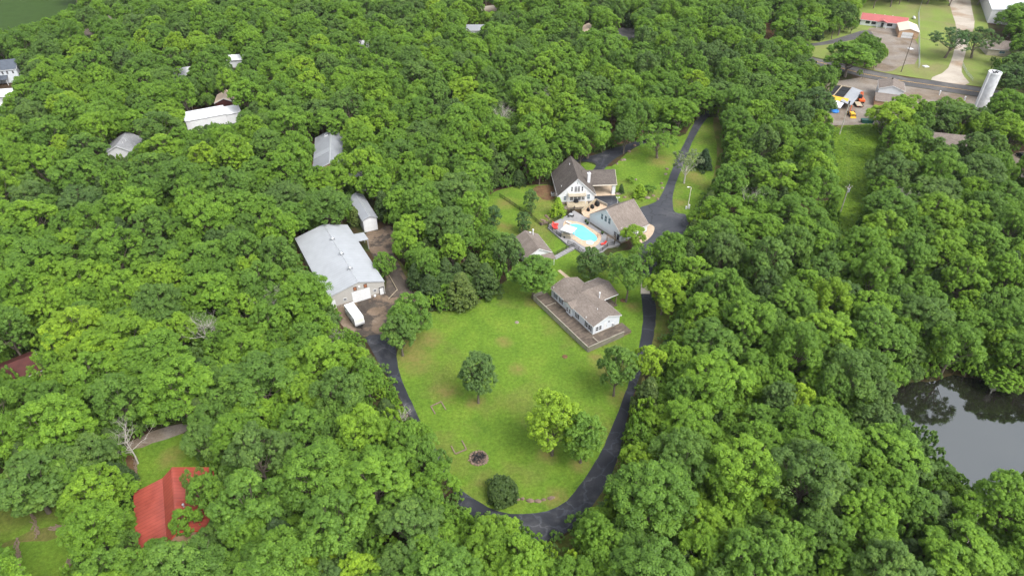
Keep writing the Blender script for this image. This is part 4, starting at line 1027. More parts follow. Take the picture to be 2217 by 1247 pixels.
def pole(px, h, label, mat, cross=True, trans=False, rz=0, r=.17):
    p = G(px[0], px[1], 0); t = thing('utility_pole', label, 'utility pole', tuple(p), rz)
    MB().cyl((0, 0, 0), (0, 0, h), r, r * .65, 10).build('mast', mat, t)
    if cross:
        MB().box(-1.1, 1.1, -.06, .06, h - .9, h - .76).build('crossarm', M['brownwood'], t)
        for x in (-1.0, 0, 1.0): MB().cyl((x, 0, h - .75), (x, 0, h - .5), .07, n=6).build('insulator', M['white'], t)
    if trans:
        MB().cyl((.4, 0, h - 2.6), (.4, 0, h - 1.5), .3, n=12).build('transformer', M['steel'], t)
        for x in (-.3, .7): MB().cyl((x, 0, h - 1.4), (x, 0, h - .9), .08, n=6).build('insulator', M['white'], t)
    return p, h
pA = pole((1951, 156), 16.7, 'tall dark utility pole beside the county road, top right', M['bark'], rz=R(-20), r=.22)
pB = pole((1537, 42), 11.5, 'distant pole with wires at the top edge right of centre', M['bark'], rz=R(-20))
pC = pole((1816, 470), 11.3, 'weathered pole with transformer standing in the scrub strip', M['deadbark'], trans=True, rz=R(10))
pD = pole((1815, 300), 14.5, 'leaning pale pole at the upper end of the scrub strip', M['deadbark'], cross=False, rz=R(10), r=.2)
MB().box(-.18, .18, -.18, .18, 13.4, 14.6).build('pole_cap', M['blackmetal'], bpy.data.objects['utility_pole.003'] if 'utility_pole.003' in bpy.data.objects else None)
pE = pole((1866, 172), 7.5, 'slim dark pole at the yard entrance by the county road', M['bark'], cross=False, r=.1)
def wires(name, label, A, B, hA, hB, offs, sag=2.0, r=.02):
    m = MB()
    d_ = (Vector(B) - Vector(A)); n_ = Vector((-d_.y, d_.x, 0)).normalized()
    for off in offs:
        pts = []
        for i in range(17):
            f = i / 16; q = Vector(A).lerp(Vector(B), f) + n_ * off; pts.append((q.x, q.y, hA + (hB - hA) * f - sag * 4 * f * (1 - f)))
        m.tube(pts, r, 4)
    return tag(m.build(name, M['bark']), label, 'wires')
E1 = G(2300, 190, 0)
wires('power_line', 'power wires from the distant pole to the tall dark pole', pB[0], pA[0], 11.0, 16.0, (-.9, 0, .9))
wires('power_line', 'power wires running right from the tall dark pole over the oaks', pA[0], E1, 16.0, 14.5, (-.9, 0, .9))
wires('service_wire', 'service wires from the yard down the scrub strip', pD[0], pC[0], 13.8, 10.4, (-.3, .3), 1.0, .015)
wires('service_wire', 'service wire from the tall dark pole to the yard pole', pA[0], pD[0], 14.5, 14.0, (0,), 1.0, .015)

# chain link fence
def mesh_fence(label, pxs, h=1.9):
    root = thing('chain_link_fence', label, 'fence', tuple(G(*pxs[0], 0))); o = root.location
    pts = [G(x, y, 0) for x, y in pxs]; m = MB()
    for a, b in zip(pts, pts[1:]):
        L_ = (b - a).length; n = max(2, int(L_ / .5))
        for z in (.1, h * .5, h): m.tube([a - o + Vector((0, 0, z)), b - o + Vector((0, 0, z))], .03, 4)
        for i in range(n):
            p = a.lerp(b, i / n) - o; q = a.lerp(b, (i + 1) / n) - o
            m.tube([p + Vector((0, 0, .1)), q + Vector((0, 0, h))], .015, 3); m.tube([q + Vector((0, 0, .1)), p + Vector((0, 0, h))], .015, 3)
    m.build('mesh_panel', M['steel'], root)
    for a, b in zip(pts, pts[1:]):
        n = max(1, round((b - a).length / 3.5))
        for i in range(n): p = a.lerp(b, i / n) - o; MB().cyl((p.x, p.y, 0), (p.x, p.y, h + .1), .05, n=6).build('post', M['steel'], root)
mesh_fence('chain link fence between the tan garage and the open meadow', [(1989, 148), (1989, 90), (1988, 30), (1999, -5)])
mesh_fence('short chain link fence beside the gravel lane', [(2083, 142), (2092, 160), (2106, 176)], 1.3)

# silo
p = G(2121, 236, 0); t = thing('silo', 'tall pale weathered concrete silo standing at the right edge of the yard', 'silo', tuple(p))
MB().cyl((0, 0, 0), (0, 0, 15.0), 2.35, n=32, cap=True).build('shell', plain('silo_concrete', (.60, .61, .63), .85, var=.22, scale=.5), t, False)
k = MB()
for i in range(32):
    a, b = 2 * math.pi * i / 32, 2 * math.pi * (i + 1) / 32
    q = [(2.45 * math.cos(a), 2.45 * math.sin(a)), (2.45 * math.cos(b), 2.45 * math.sin(b)), (2.2 * math.cos(b), 2.2 * math.sin(b)), (2.2 * math.cos(a), 2.2 * math.sin(a))]
    k.prism(q, 14.7, 15.35)
k.build('rim', M['white'], t)
MB().cyl((-2.45, -.8, 0), (-2.45, -.8, 15.2), .22, n=8).build('pipe', M['lampglass'], t)
k = MB(); rd = random.Random(4)
for i in range(5): k.cyl((rd.uniform(-1.2, 1.2), rd.uniform(-1.2, 1.2), 15.0), (rd.uniform(-1.2, 1.2), rd.uniform(-1.2, 1.2), 15.5), .18, n=6)
k.build('roof_fitting', M['blackmetal'], t)
FOOT.append(np.array([(p.x - 4, p.y - 4), (p.x + 4, p.y - 4), (p.x + 4, p.y + 4), (p.x - 4, p.y + 4)]))

# ---------------------------------------------------------------- camper trailer
Ac, Bc = G(770, 711.5, 0), G(790, 703, 0)
an = math.atan2(Bc.y - Ac.y, Bc.x - Ac.x)
t = thing('camper_trailer', 'white box camper trailer parked in front of the metal barn', 'trailer', (Ac.x, Ac.y, 0), R(33))
W_, L_, H_ = 2.5, 6.7, 3.0
pr = [(0.0, .55), (-.25, 1.3), (0.05, H_), (L_, H_), (L_, .55)]
body = MB().extr(pr, 0, W_, 'x').build('body', M['white'], t, bevel=.06)
MB().box(.05, W_ - .05, .1, L_ - .05, H_ + .01, H_ + .06).build('roof', M['white_roof'], t)
for y, s_ in ((3.0, .35), (1.6, .35), (.9, .2)): MB().box(W_ / 2 - s_, W_ / 2 + s_, y - s_ * .7, y + s_ * .7, H_ + .065, H_ + .28).build('roof_vent', M['white_roof'], t, bevel=.04)
MB().add([(.2, -.165, 1.6), (W_ - .2, -.165, 1.6), (W_ - .2, -.04, 2.5), (.2, -.04, 2.5), (.2, -.215, 1.6), (W_ - .2, -.215, 1.6), (W_ - .2, -.09, 2.5), (.2, -.09, 2.5)], [(4, 5, 6, 7), (0, 3, 2, 1), (0, 1, 5, 4), (1, 2, 6, 5), (2, 3, 7, 6), (3, 0, 4, 7)]).build('front_window_cover', M['cream'], t)
for y in (1.4, 4.8): win(t, ('left', W_, L_), L_ - y - .8, 1.7, .9, .6, 1, 1)
k = MB(); k.box(-.03, -.005, .2, L_ - .2, 1.25, 1.4); k.build('stripe', M['steel'], t)
for x in (-.02, W_ - .2):
    for y in (3.0, 3.85):
        w = MB().cyl((x, y, .36), (x + .22, y, .36), .36, n=16).build('wheel', M['rubber'], t)
MB().tube([(.4, 0, .5), (W_ / 2, -1.2, .5)], .06).tube([(W_ - .4, 0, .5), (W_ / 2, -1.2, .5)], .06).cyl((W_ / 2, -1.15, 0), (W_ / 2, -1.15, .75), .05).build('hitch', M['blackmetal'], t)
MB().cyl((W_ / 2 - .2, -.55, .5), (W_ / 2 - .2, -.55, 1.0), .16, n=10).cyl((W_ / 2 + .2, -.55, .5), (W_ / 2 + .2, -.55, 1.0), .16, n=10).build('gas_bottle', M['black'], t)
FOOT.append(np.array([(Ac.x - 5, Ac.y - 2), (Ac.x + 4, Ac.y - 2), (Ac.x + 4, Ac.y + 8), (Ac.x - 5, Ac.y + 8)]))
# satellite dish style white bowl by the barn
p = G(811.5, 642, 0); t = thing('white_basin', 'round white basin on the ground right of the big barn door', 'basin', tuple(p))
MB().cyl((0, 0, 0), (0, 0, .25), .3, .35, 16).ell((0, 0, .45), .45, .45, .2, 14, 5, -.9).build('bowl', M['white'], t, True)
t = thing('pipe_rail', 'low tan pipe rail bent in a V at the barn drive', 'rail', tuple(G(859, 627, 0)))
o = t.location; pts = [G(842, 595, .35) - o, G(860, 627, .35) - o, G(841, 647, .35) - o]
MB().tube(pts, .09, 8).build('rail', M['tanwood'], t)
for q in (pts[0], pts[0].lerp(pts[1], .5), pts[1], pts[1].lerp(pts[2], .5), pts[2]): MB().cyl((q.x, q.y, 0), (q.x, q.y, .35), .06).build('post', M['tanwood'], t)

# ---------------------------------------------------------------- vehicles and machines
def car(px, rz, label, mat):
    p = G(px[0], px[1], 0); t = thing('parked_car', label, 'car', tuple(p), rz)
    MB().extr([(-2.3, .35), (-2.35, .85), (-1.3, 1.0), (-.6, 1.05), (1.6, 1.05), (2.25, .95), (2.3, .4)], -.92, .92, 'x').build('body', mat, t, bevel=.08)
    MB().extr([(-1.1, 1.06), (-.4, 1.6), (1.2, 1.62), (1.9, 1.06)], -.8, .8, 'x').build('windscreen', M['glass'], t, bevel=.06)
    MB().box(-.74, .74, -.35, 1.15, 1.61, 1.66).build('roof', mat, t, bevel=.02)
    for x in (-.95, .75):
        for y in (-1.5, 1.45):
            w = MB().cyl((x, y, .34), (x + .2, y, .34), .34, n=16).build('wheel', M['rubber'], t); MB().cyl((x - .01, y, .34), (x + .21, y, .34), .2, n=12).build('rim', M['steel'], w)
    for x in (-.65, .65): MB().box(x - .2, x + .2, -2.37, -2.3, .65, .8).build('headlight', M['lampglass'], t)
    return t
car((1407, 305), R(-62), 'black car parked under the spreading oak on the upper driveway', M['black'])
car((2212, 342), R(10), 'dark car beneath trees by the gravel at the right edge', M['black'])
def track(t, x, mat=None):
    o = MB().extr([(-1.3, .3), (-1.05, 0), (1.05, 0), (1.3, .3), (1.05, .6), (-1.05, .6)], x, x + .4, 'x').build('track', M['rubber'], t, bevel=.05); return o
p = G(1863, 222, 0); t = thing('excavator', 'orange mini excavator standing behind its low trailer in the yard', 'excavator', tuple(p), R(-8))
track(t, -1.1); track(t, .7)
MB().box(-1.2, 1.2, -1.5, 1.3, .65, 1.6).build('body', M['orange'], t, bevel=.12)
cb = MB().box(-1.1, .1, -.3, 1.2, 1.61, 2.8).build('cab', M['glass'], t, bevel=.06)
MB().box(-1.15, .15, -.35, 1.25, 2.8, 2.9).build('roof', M['black'], cb)
ar = MB().tube([(.55, .9, 1.5), (.6, 2.4, 3.6)], [.2, .16], 6).tube([(.6, 2.4, 3.6), (.6, 4.0, 3.0)], [.15, .1], 6).build('arm', M['orange'], t)
MB().extr([(3.6, 2.2), (4.3, 2.3), (4.4, 3.0), (3.8, 2.9)], .3, .9, 'x').build('bucket', M['orange'], ar)
p = G(1861, 234, 0); t = thing('flatbed_trailer', 'low wooden decked trailer in front of the orange mini excavator', 'trailer', tuple(p), R(-8))
MB().box(-1.3, 1.3, 0, 5.0, .62, .75).build('bed', M['tanwood'], t)
MB().box(-1.35, -1.3, 0, 5, .6, .95).box(1.3, 1.35, 0, 5, .6, .95).box(-1.35, 1.35, -.06, 0, .55, .8).build('frame', M['blackmetal'], t)
for x in (-1.6, 1.38):
    for y in (2.0, 3.0): MB().cyl((x, y, .36), (x + .22, y, .36), .36, n=14).build('wheel', M['rubber'], t)
MB().box(-1.0, -.6, -.12, -.061, .58, .72).box(.6, 1.0, -.12, -.061, .58, .72).build('tail_light', M['red'], t)
for o_ in (bpy.data.objects['excavator'],): pass
p = G(1843, 251, 0); t = thing('backhoe', 'yellow backhoe tractor at the lower left corner of the yard', 'backhoe', tuple(p), R(-5))
MB().box(-.9, .9, -1.8, 1.0, .6, 1.5).build('hood', M['yellow'], t, bevel=.15)
MB().box(-.5, .5, -1.83, -1.79, .8, 1.2).build('grille', M['black'], t)
MB().box(-.3, .3, 1.05, 1.6, 1.0, 1.5).build('seat', M['black'], t)
k = MB()
for x in (-.8, .75):
    for y in (.6, 1.9): k.box(x, x + .07, y, y + .07, 1.3, 2.6)
k.build('roll_bar', M['orange'], t)
for x, s_ in ((-1.35, 1), (.95, 1)):
    w = MB().cyl((x, 1.2, .75), (x + .42, 1.2, .75), .75, n=18).build('wheel', M['rubber'], t); MB().cyl((x - .01, 1.2, .75), (x + .43, 1.2, .75), .4, n=12).build('rim', M['yellow'], w)
    w = MB().cyl((x + .1, -1.2, .45), (x + .35, -1.2, .45), .45, n=16).build('wheel', M['rubber'], t)
MB().tube([(0, 2.2, 1.0), (.2, 3.2, 3.2), (.9, 4.0, 2.0)], [.16, .14, .1], 6).build('boom', M['orange'], t)
MB().extr([(-2.9, .1), (-2.2, .0), (-2.15, .7), (-2.3, .2)], -1.1, 1.1, 'x').build('bucket', M['yellow'], t)
p = G(1805, 242, 0); t = thing('blue_tube_slide', 'coiled bright blue plastic hose lying beside the white canopy', 'coil', tuple(p))
t.name = 'hose_coil'
m = MB()
for rr_, zz in ((1.6, .35), (1.1, .8)):
    m.tube([(rr_ * math.cos(a * math.pi / 8), rr_ * math.sin(a * math.pi / 8), zz) for a in range(17)], .42, 8)
m.build('hose', M['blue'], t, True)
p = G(1876, 266, 0); t = thing('dumpster', 'dark green metal skip at the lower edge of the yard', 'skip', tuple(p), R(-4))
dg = plain('dark_green_paint', (.02, .09, .07), .5)
MB().extr([(-2.0, 0), (2.0, 0), (2.3, 1.3), (-2.3, 1.3)], -.9, .9, 'y').build('bin', dg, t); MB().box(-2.3, 2.3, -1.0, 1.0, 1.31, 1.4).build('lid', dg, t)
def dead_heap(): pass
p = G(1978, 42, 0); t = thing('propane_tank', 'white propane tank on the grass beside the tan garage', 'tank', tuple(p), R(75))
MB().cyl((-1.2, 0, .8), (1.2, 0, .8), .6, n=16).ell((-1.2, 0, .8), .35, .6, .6, 12, 8).ell((1.2, 0, .8), .35, .6, .6, 12, 8).build('tank_body', M['white'], t, True)
for x in (-.8, .7): MB().box(x, x + .15, -.4, .4, 0, .35).build('foot', M['concrete'], t)
for px_, lab in (((2004, 145), 'white square slab lying on the grass beside the gravel lane'), ((1971, 107), 'small white crate standing on the drive beside the tall dark pole')):
    p = G(px_[0], px_[1], 0); t = thing('white_slab' if px_[0] > 2000 else 'crate', lab, 'slab' if px_[0] > 2000 else 'crate', tuple(p), R(12))
    MB().box(-1.1, 1.1, -1.1, 1.1, .02, .3).build('block', M['white'], t); MB().box(-.9, .9, -.9, .9, .305, .36).build('lid', M['white_roof'], t)
for px_, lab in (((2033, 206), 'white post at the left of the fenced strip below the road'), ((2087, 219), 'white post nearer the silo below the road')):
    p = G(px_[0], px_[1], 0); t = thing('bollard', lab, 'post', tuple(p)); MB().cyl((0, 0, 0), (0, 0, 1.8), .28, n=12).build('post', M['white'], t); MB().cyl((0, 0, 1.8), (0, 0, 1.95), .33, .2, 12).build('cap', M['lampglass'], t)

# ---------------------------------------------------------------- garden bits: fire pit, timber frames, rocks, logs
rd = random.Random(11)
p = G(1036, 992, 0); t = thing('fire_pit', 'round stone fire pit full of ash and charred wood on the lawn', 'fire pit', tuple(p))
m = MB()
for i in range(20):
    a = 2 * math.pi * i / 20; r_ = 1.75 + rd.uniform(-.12, .12); m.ell((r_ * math.cos(a), r_ * math.sin(a), .12), rd.uniform(.22, .42), rd.uniform(.2, .36), rd.uniform(.15, .28), 7, 4, -.8, .15, rd)
m.build('stone_ring', M['rock'], t)
MB().cyl((0, 0, .01), (0, 0, .10), 1.6, n=24).build('ash_bed', M['ash'], t)
m = MB()
for i in range(24):
    a = rd.uniform(0, 6.28); c_ = Vector((rd.uniform(-1, 1), rd.uniform(-1, 1), rd.uniform(.1, .4))); d_ = Vector((math.cos(a), math.sin(a), rd.uniform(-.2, .3))) * rd.uniform(.3, .8); m.tube([c_ - d_, c_ + d_], rd.uniform(.05, .1), 5)
m.build('firewood', M['black'], t)
def timber_frame(pxs, label):
    pts = [G(x, y, 0) for x, y in pxs]; t = thing('timber_frame', label, 'timber frame', tuple(pts[1])); o = t.location
    for a, b in zip(pts, pts[1:]):
        d_ = (b - a).normalized(); n_ = Vector((-d_.y, d_.x, 0)) * .12
        MB().prism([(q.x, q.y) for q in (a + n_ - o, b + n_ - o, b - n_ - o, a - n_ - o)], 0, .22).build('beam', M['brownwood'], t)
timber_frame([(942, 896), (933, 880), (955, 870), (965, 887)], 'three sided log border open towards the camera on the left lawn')
timber_frame([(977, 966), (986, 983), (1010, 973), (1000, 954)], 'three sided log border beside the stone fire pit')
def rock(px, sx, sy, sz, label, grp=None, mat='rock', z=0):
    p = G(px[0], px[1], z); m = MB(); m.ell((0, 0, sz * .25), sx, sy, sz, 10, 6, -.6, .16, rd)
    o = m.build('rock', M[mat]); o.location = p; o.rotation_euler.z = rd.uniform(-.3, .3); return tag(o, label, 'rock', grp)
RK = [(1121, 1081, .45, .35), (1131, 1080, .4, .3), (1148, 1084, .8, .45), (1164, 1085, .75, .4), (1177, 1082, .5, .3), (1193, 1078, .75, .4)]
NM = ['nearest to the round bush', 'second from the round bush', 'third from the round bush', 'fourth from the round bush', 'fifth from the round bush', 'farthest from the round bush']
for (x, y, a, b), nm in zip(RK, NM): rock((x, y), a, b, .35, 'brown boulder in the row by the driveway, ' + nm, 'row of boulders beside the round bush')
ISL = [(1362, 329, .7), (1351, 347, .8), (1346, 348, .6), (1336, 356, .4), (1424, 432, .5), (1434, 408, .6), (1432, 398, .5), (1441, 378, .6), (1444, 367, .7), (1402, 429, .9), (1414, 425, .6), (1339, 420, 1.0), (1352, 428, .6), (1376, 390, .5), (1374, 316, .6)]
for i, (x, y, r_) in enumerate(ISL):
    side = 'upper left rim' if y < 360 and x < 1390 else ('right rim' if x > 1420 else 'lower rim')
    n_ = sum(1 for (a, b, c_) in ISL[:i] if ('upper left rim' if b < 360 and a < 1390 else ('right rim' if a > 1420 else 'lower rim')) == side)
    rock((x, y), r_, r_ * .8, .4, '%s stone on the %s of the island lawn inside the driveway' % (('first', 'second', 'third', 'fourth', 'fifth', 'sixth')[n_], side), 'stones around the island lawn', 'stone' if i % 2 else 'rock')
o = MB()
for i in range(14):
    p = G(1175 + rd.uniform(-6, 8) + i * .9, 488 - i * 1.9 + rd.uniform(-3, 3), 0); o.ell((p.x, p.y, .1), rd.uniform(.35, .7), rd.uniform(.3, .6), .35, 8, 5, -.6, .2, rd)
tag(o.build('rock_garden', M['rock']), 'band of brown rocks stepping down the lawn left of the pool', 'rockery')
for px_, r_, lab in (((1349, 651), .8, 'small round bed of bare soil on the lawn right of the ranch house'), ((1119, 698), .55, 'grey flat stone lid in the grass left of the wooden deck'), ((1223, 772), .7, 'small tree stump with bare soil below the wooden deck')):
    p = G(px_[0], px_[1], 0); m = MB(); m.cyl((0, 0, 0), (0, 0, .12 if r_ < .75 else .2), r_, r_ * .85, 14)
    o = m.build({.8: 'flower_bed', .55: 'well_cover', .7: 'tree_stump'}[r_], M['dirt'] if r_ > .6 else M['stone']); o.location = p; tag(o, lab, {.8: 'flower bed', .55: 'cover', .7: 'stump'}[r_])
# log and debris lines, lower left field
def logline(a, b, wd, lab, n=40, nm='brush_pile'):
    A, B = G(*a), G(*b); m = MB(); L_ = (B - A).length
    for i in range(n):
        f = rd.random(); c_ = A.lerp(B, f) + Vector((rd.uniform(-wd, wd), rd.uniform(-wd, wd), rd.uniform(.08, .3))); t_ = rd.uniform(-.6, .6) + math.atan2(B.y - A.y, B.x - A.x)
        d_ = Vector((math.cos(t_), math.sin(t_), rd.uniform(-.1, .1))) * rd.uniform(.3, 1.0); m.tube([c_ - d_, c_, c_ + d_], [rd.uniform(.05, .13)] * 3, 5)
    return tag(m.build(nm, M['brownwood']), lab, 'brush pile')
logline((36, 1168), (45, 1247), .3, 'long line of rotting logs at the left of the lower field', 50)
logline((69, 1112), (82, 1160), .3, 'fallen rotting log below the tree at the lower left field', 26)
logline((138, 1238), (160, 1210), .6, 'brush pile at the right end of the lower left field', 36)
logline((118, 1142), (138, 1146), .5, 'dark brush pile in the middle of the lower left field', 30)
logline((294, 990), (297, 1060), .25, 'pale line of stacked stone and sticks behind the red barn', 40)
p = G(212, 1050, 3.5); t = thing('blue_tarp', 'blue tarpaulin shelter glimpsed under the trees left of the red barn', 'tarpaulin', (p.x, p.y, 0), R(20))
MB().extr([(-2.5, 2.6), (0, 3.6), (2.5, 2.6), (2.5, 2.66), (0, 3.66), (-2.5, 2.66)], -2.5, 2.5, 'y').build('sheet', M['blue'], t)
for x in (-2.4, 2.3):
    for y in (-2.4, 2.3): MB().box(x, x + .1, y, y + .1, 0, 2.6).build('post', M['steel'], t)

# ---------------------------------------------------------------- tree models
def mesh_np(name, verts, nq, attr, mat, extra=None):
    """quads from a flat array of 4*nq vertices, one float per face"""
    me = bpy.data.meshes.new(name)
    me.vertices.add(len(verts)); me.vertices.foreach_set('co', verts.astype(np.float32).ravel())
    me.loops.add(4 * nq); me.loops.foreach_set('vertex_index', np.arange(4 * nq, dtype=np.int32))
    me.polygons.add(nq); me.polygons.foreach_set('loop_start', np.arange(0, 4 * nq, 4, dtype=np.int32))
    me.polygons.foreach_set('loop_total', np.full(nq, 4, dtype=np.int32))
    me.update(calc_edges=True)
    a = me.attributes.new('leaf', 'FLOAT', 'FACE'); a.data.foreach_set('value', attr.astype(np.float32))
    me.materials.append(mat)
    return me
def unit(v): return v / np.maximum(1e-6, np.linalg.norm(v, axis=-1, keepdims=True))
def leaves(rg, centers, radii, lvs, per, size, flat=.85, out=.75, up=.55, rnd=.42):
    N = len(centers) * per
    c = np.repeat(centers, per, 0); r = np.repeat(radii, per)[:, None]
    d = unit(rg.normal(size=(N, 3)) + np.array([0, 0, .35]))
    rad = rg.uniform(.45, 1.0, (N, 1)) ** .6
    pos = c + d * r * rad * np.array([1, 1, flat])
    nrm = unit(d * out + np.array([0, 0, up]) + rg.normal(size=(N, 3)) * rnd * .5)
    a = unit(np.cross(nrm, rg.normal(size=(N, 3)))); b = np.cross(nrm, a)
    s = (size * rg.uniform(.6, 1.25, N))[:, None]
    k = rg.uniform(.55, .8, (N, 1))
    V = np.stack([pos + a * s, pos + b * s * k + nrm * s * .12, pos - a * s, pos - b * s * k - nrm * s * .12], 1).reshape(-1, 3)
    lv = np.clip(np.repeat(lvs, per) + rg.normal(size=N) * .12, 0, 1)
    return V, lv
def crown_oak(seed, R0=5.0, z0=4.2, z1=14.0, nl=17, nc=24, per=54, size=.15, open_=0.0, low=-.62, lobe=(.34, .46)):
    rg = np.random.default_rng(seed)
    zc, hz = z0 + (z1 - z0) * .48, (z1 - z0) * .5
    C, RR, LV, lob = [], [], [], []
    # lobes spread over the crown ellipsoid (boughs), each carrying leaf clumps on its outer side
    gold = math.pi * (3 - math.sqrt(5))
    for i in range(nl):
        zz = 1 - (1 - low) * (i + .5) / nl + rg.normal() * .07
        zz = min(.98, max(low, zz)); th = gold * i + seed * 1.7 + rg.normal() * .28
        rr = math.sqrt(1 - zz * zz)
        k = rg.uniform(.58, .82)
        ctr = np.array([math.cos(th) * rr * R0 * k, math.sin(th) * rr * R0 * k, zc + zz * hz * k * (1 if zz > 0 else .95)])
        lr = R0 * rg.uniform(*lobe)
        lob.append((ctr, lr))
        lbase = rg.uniform(.3, .62)
        outd = unit(ctr - np.array([0, 0, zc - hz * .4]))
        for j in range(nc):
            d = unit(rg.normal(size=3) * .8 + outd * .75 + np.array([0, 0, .25]))
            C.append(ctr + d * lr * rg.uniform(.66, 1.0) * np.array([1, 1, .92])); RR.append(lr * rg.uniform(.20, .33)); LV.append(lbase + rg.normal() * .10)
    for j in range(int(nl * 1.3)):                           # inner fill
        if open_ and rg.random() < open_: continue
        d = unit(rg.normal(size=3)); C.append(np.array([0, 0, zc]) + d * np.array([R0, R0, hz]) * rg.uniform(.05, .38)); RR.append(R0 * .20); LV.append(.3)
    C, RR, LV = np.array(C), np.array(RR), np.clip(np.array(LV), .05, .95)
    if open_: keep = rg.random(len(C)) > open_ * .6; C, RR, LV = C[keep], RR[keep], LV[keep]
    V, lv = leaves(rg, C, RR, LV, per, size)
    return V, lv, lob
def crown_cone(seed, R0=2.6, H0=9.0, z0=.3, n=240, per=46, size=.17):
    rg = np.random.default_rng(seed)
    t = rg.random(n) ** .75
    z = z0 + (H0 - z0) * t
    r = R0 * (1 - t) ** .8 * rg.uniform(.72, 1.05, n) + .12
    th = rg.random(n) * 6.283
    r *= 1 + .13 * np.sin(3 * th + seed) + .1 * np.sin(5 * th + 2 * seed + z)
    C = np.stack([np.cos(th) * r, np.sin(th) * r, z], 1)
    RR = R0 * rg.uniform(.13, .22, n) * (1.25 - .6 * t)
    V, lv = leaves(rg, C, RR, np.clip(rg.normal(size=n) * .13 + .45, .05, .95), per, size, flat=1.1, up=.35)
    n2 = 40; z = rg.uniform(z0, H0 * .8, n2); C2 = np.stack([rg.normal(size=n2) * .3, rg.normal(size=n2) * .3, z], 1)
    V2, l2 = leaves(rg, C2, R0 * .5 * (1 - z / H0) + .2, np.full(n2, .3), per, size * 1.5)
    return np.concatenate([V, V2]), np.concatenate([lv, l2]), []
def crown_dome(seed, R0=2.9, H0=4.6, n=420, per=42, size=.13):
    rg = np.random.default_rng(seed)
    d = unit(rg.normal(size=(n, 3))); d[:, 2] = np.abs(d[:, 2]) * 1.0
    C = d * np.array([R0, R0, H0 * .56]) * rg.uniform(.86, .98, (n, 1)) + np.array([0, 0, H0 * .38])
    low = rg.random(n) < .3; C[low, 2] = rg.uniform(.25, H0 * .4, low.sum()); C[low, :2] = unit(C[low, :2]) * R0 * rg.uniform(.8, .95, (low.sum(), 1))
    V, lv = leaves(rg, C, np.full(n, R0 * .13), np.clip(rg.normal(size=n) * .12 + .4, 0, 1), per, size, flat=1)
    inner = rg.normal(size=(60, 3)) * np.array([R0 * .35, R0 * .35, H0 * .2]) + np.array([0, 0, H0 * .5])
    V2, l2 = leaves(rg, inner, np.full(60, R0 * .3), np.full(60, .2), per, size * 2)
    return np.concatenate([V, V2]), np.concatenate([lv, l2]), []
def trunk_mesh(seed, H0, r0, lobes, top=.62, mat=None, name='trunk'):
    rd = random.Random(seed); m = MB()
    pts = [Vector((0, 0, -.1))]; n = 6
    for i in range(1, n + 1): pts.append(Vector((pts[-1].x + rd.uniform(-.14, .14), pts[-1].y + rd.uniform(-.14, .14), H0 * top * i / n)))
    m.tube(pts, [r0 * (1.25 - .9 * i / n) if i else r0 * 1.5 for i in range(n + 1)], 8)
    for c_, lr in lobes:
        k = rd.randint(2, 4); s = pts[k]; c_ = Vector(c_)
        if c_.z < s.z + .3: s = pts[max(1, k - 1)]
        mid = s.lerp(c_, .5) + Vector((rd.uniform(-.3, .3), rd.uniform(-.3, .3), -.35))
        m.tube([s, mid, c_], [r0 * .42, r0 * .27, r0 * .12], 6)
        for q in range(2):
            e = c_ + Vector((rd.uniform(-1, 1), rd.uniform(-1, 1), rd.uniform(.1, .9))) * lr * .9; m.tube([mid.lerp(c_, .6), e], [r0 * .15, r0 * .05], 5)
    me = bpy.data.meshes.new(name); me.from_pydata(m.v, [], m.f); me.update(); me.materials.append(mat or M['bark'])
    return me
def dead_mesh(seed, H0=9, R0=4.0, mat=None):
    rd = random.Random(seed); m = MB()
    def grow(p, d, L_, r_, lev):
        pts = [p]; q = p; n = 3
        for i in range(n):
            d = (d + Vector((rd.uniform(-.25, .25), rd.uniform(-.25, .25), rd.uniform(-.05, .18)))).normalized(); q = q + d * L_ / n; pts.append(q)
        m.tube(pts, [r_ * (1 - .5 * i / n) for i in range(n + 1)], 6 if lev < 2 else 3)
        if lev < 4:
            for i in range(4 if lev else 10):
                f = rd.uniform(.25, 1) if lev else rd.uniform(.35, 1); s = pts[0].lerp(pts[-1], f) if lev > 1 else pts[min(n, int(f * n) + 0)].lerp(pts[min(n, int(f * n) + 1)], rd.random())
                nd = (d * .55 + Vector((rd.gauss(0, 1), rd.gauss(0, 1), rd.uniform(-.1, .6))).normalized() * .9).normalized()
                grow(s, nd, L_ * (.62 if lev else .55) * rd.uniform(.75, 1.1), r_ * .42, lev + 1)
    grow(Vector((0, 0, 0)), Vector((.05, 0, 1)), H0 * .62, .17, 0)
    me = bpy.data.meshes.new('branches'); me.from_pydata(m.v, [], m.f); me.update(); me.materials.append(mat or M['deadbark'])
    return me
MODELS = {}
def model(kind, V, lv, lob, R0, H0, r0, mat, top=.62, bark=None):
    MODELS[kind] = (mesh_np('crown', V, len(lv), lv, mat), trunk_mesh(hash(kind) % 1000 if False else len(MODELS) + 5, H0, r0, lob, top, bark), R0, H0)
for i in range(8):
    z0 = (4.2, 3.6, 5.0, 4.0, 3.2, 4.6, 3.8, 4.4)[i]; nl = (17, 20, 14, 22, 16, 18, 24, 15)[i]
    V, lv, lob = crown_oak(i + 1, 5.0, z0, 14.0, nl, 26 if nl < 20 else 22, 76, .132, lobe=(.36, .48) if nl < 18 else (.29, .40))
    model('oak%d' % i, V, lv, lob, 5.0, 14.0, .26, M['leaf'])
V, lv, lob = crown_oak(21, 3.7, 2.6, 14.5, 24, 20, 56, .13, low=-.8, lobe=(.38, .5)); model('oval0', V, lv, lob, 3.9, 14.5, .22, M['leaf'])
V, lv, lob = crown_oak(22, 3.9, 2.2, 14.5, 22, 20, 56, .135, low=-.75, lobe=(.36, .5)); model('oval1', V, lv, lob, 4.1, 14.5, .22, M['leaf'])
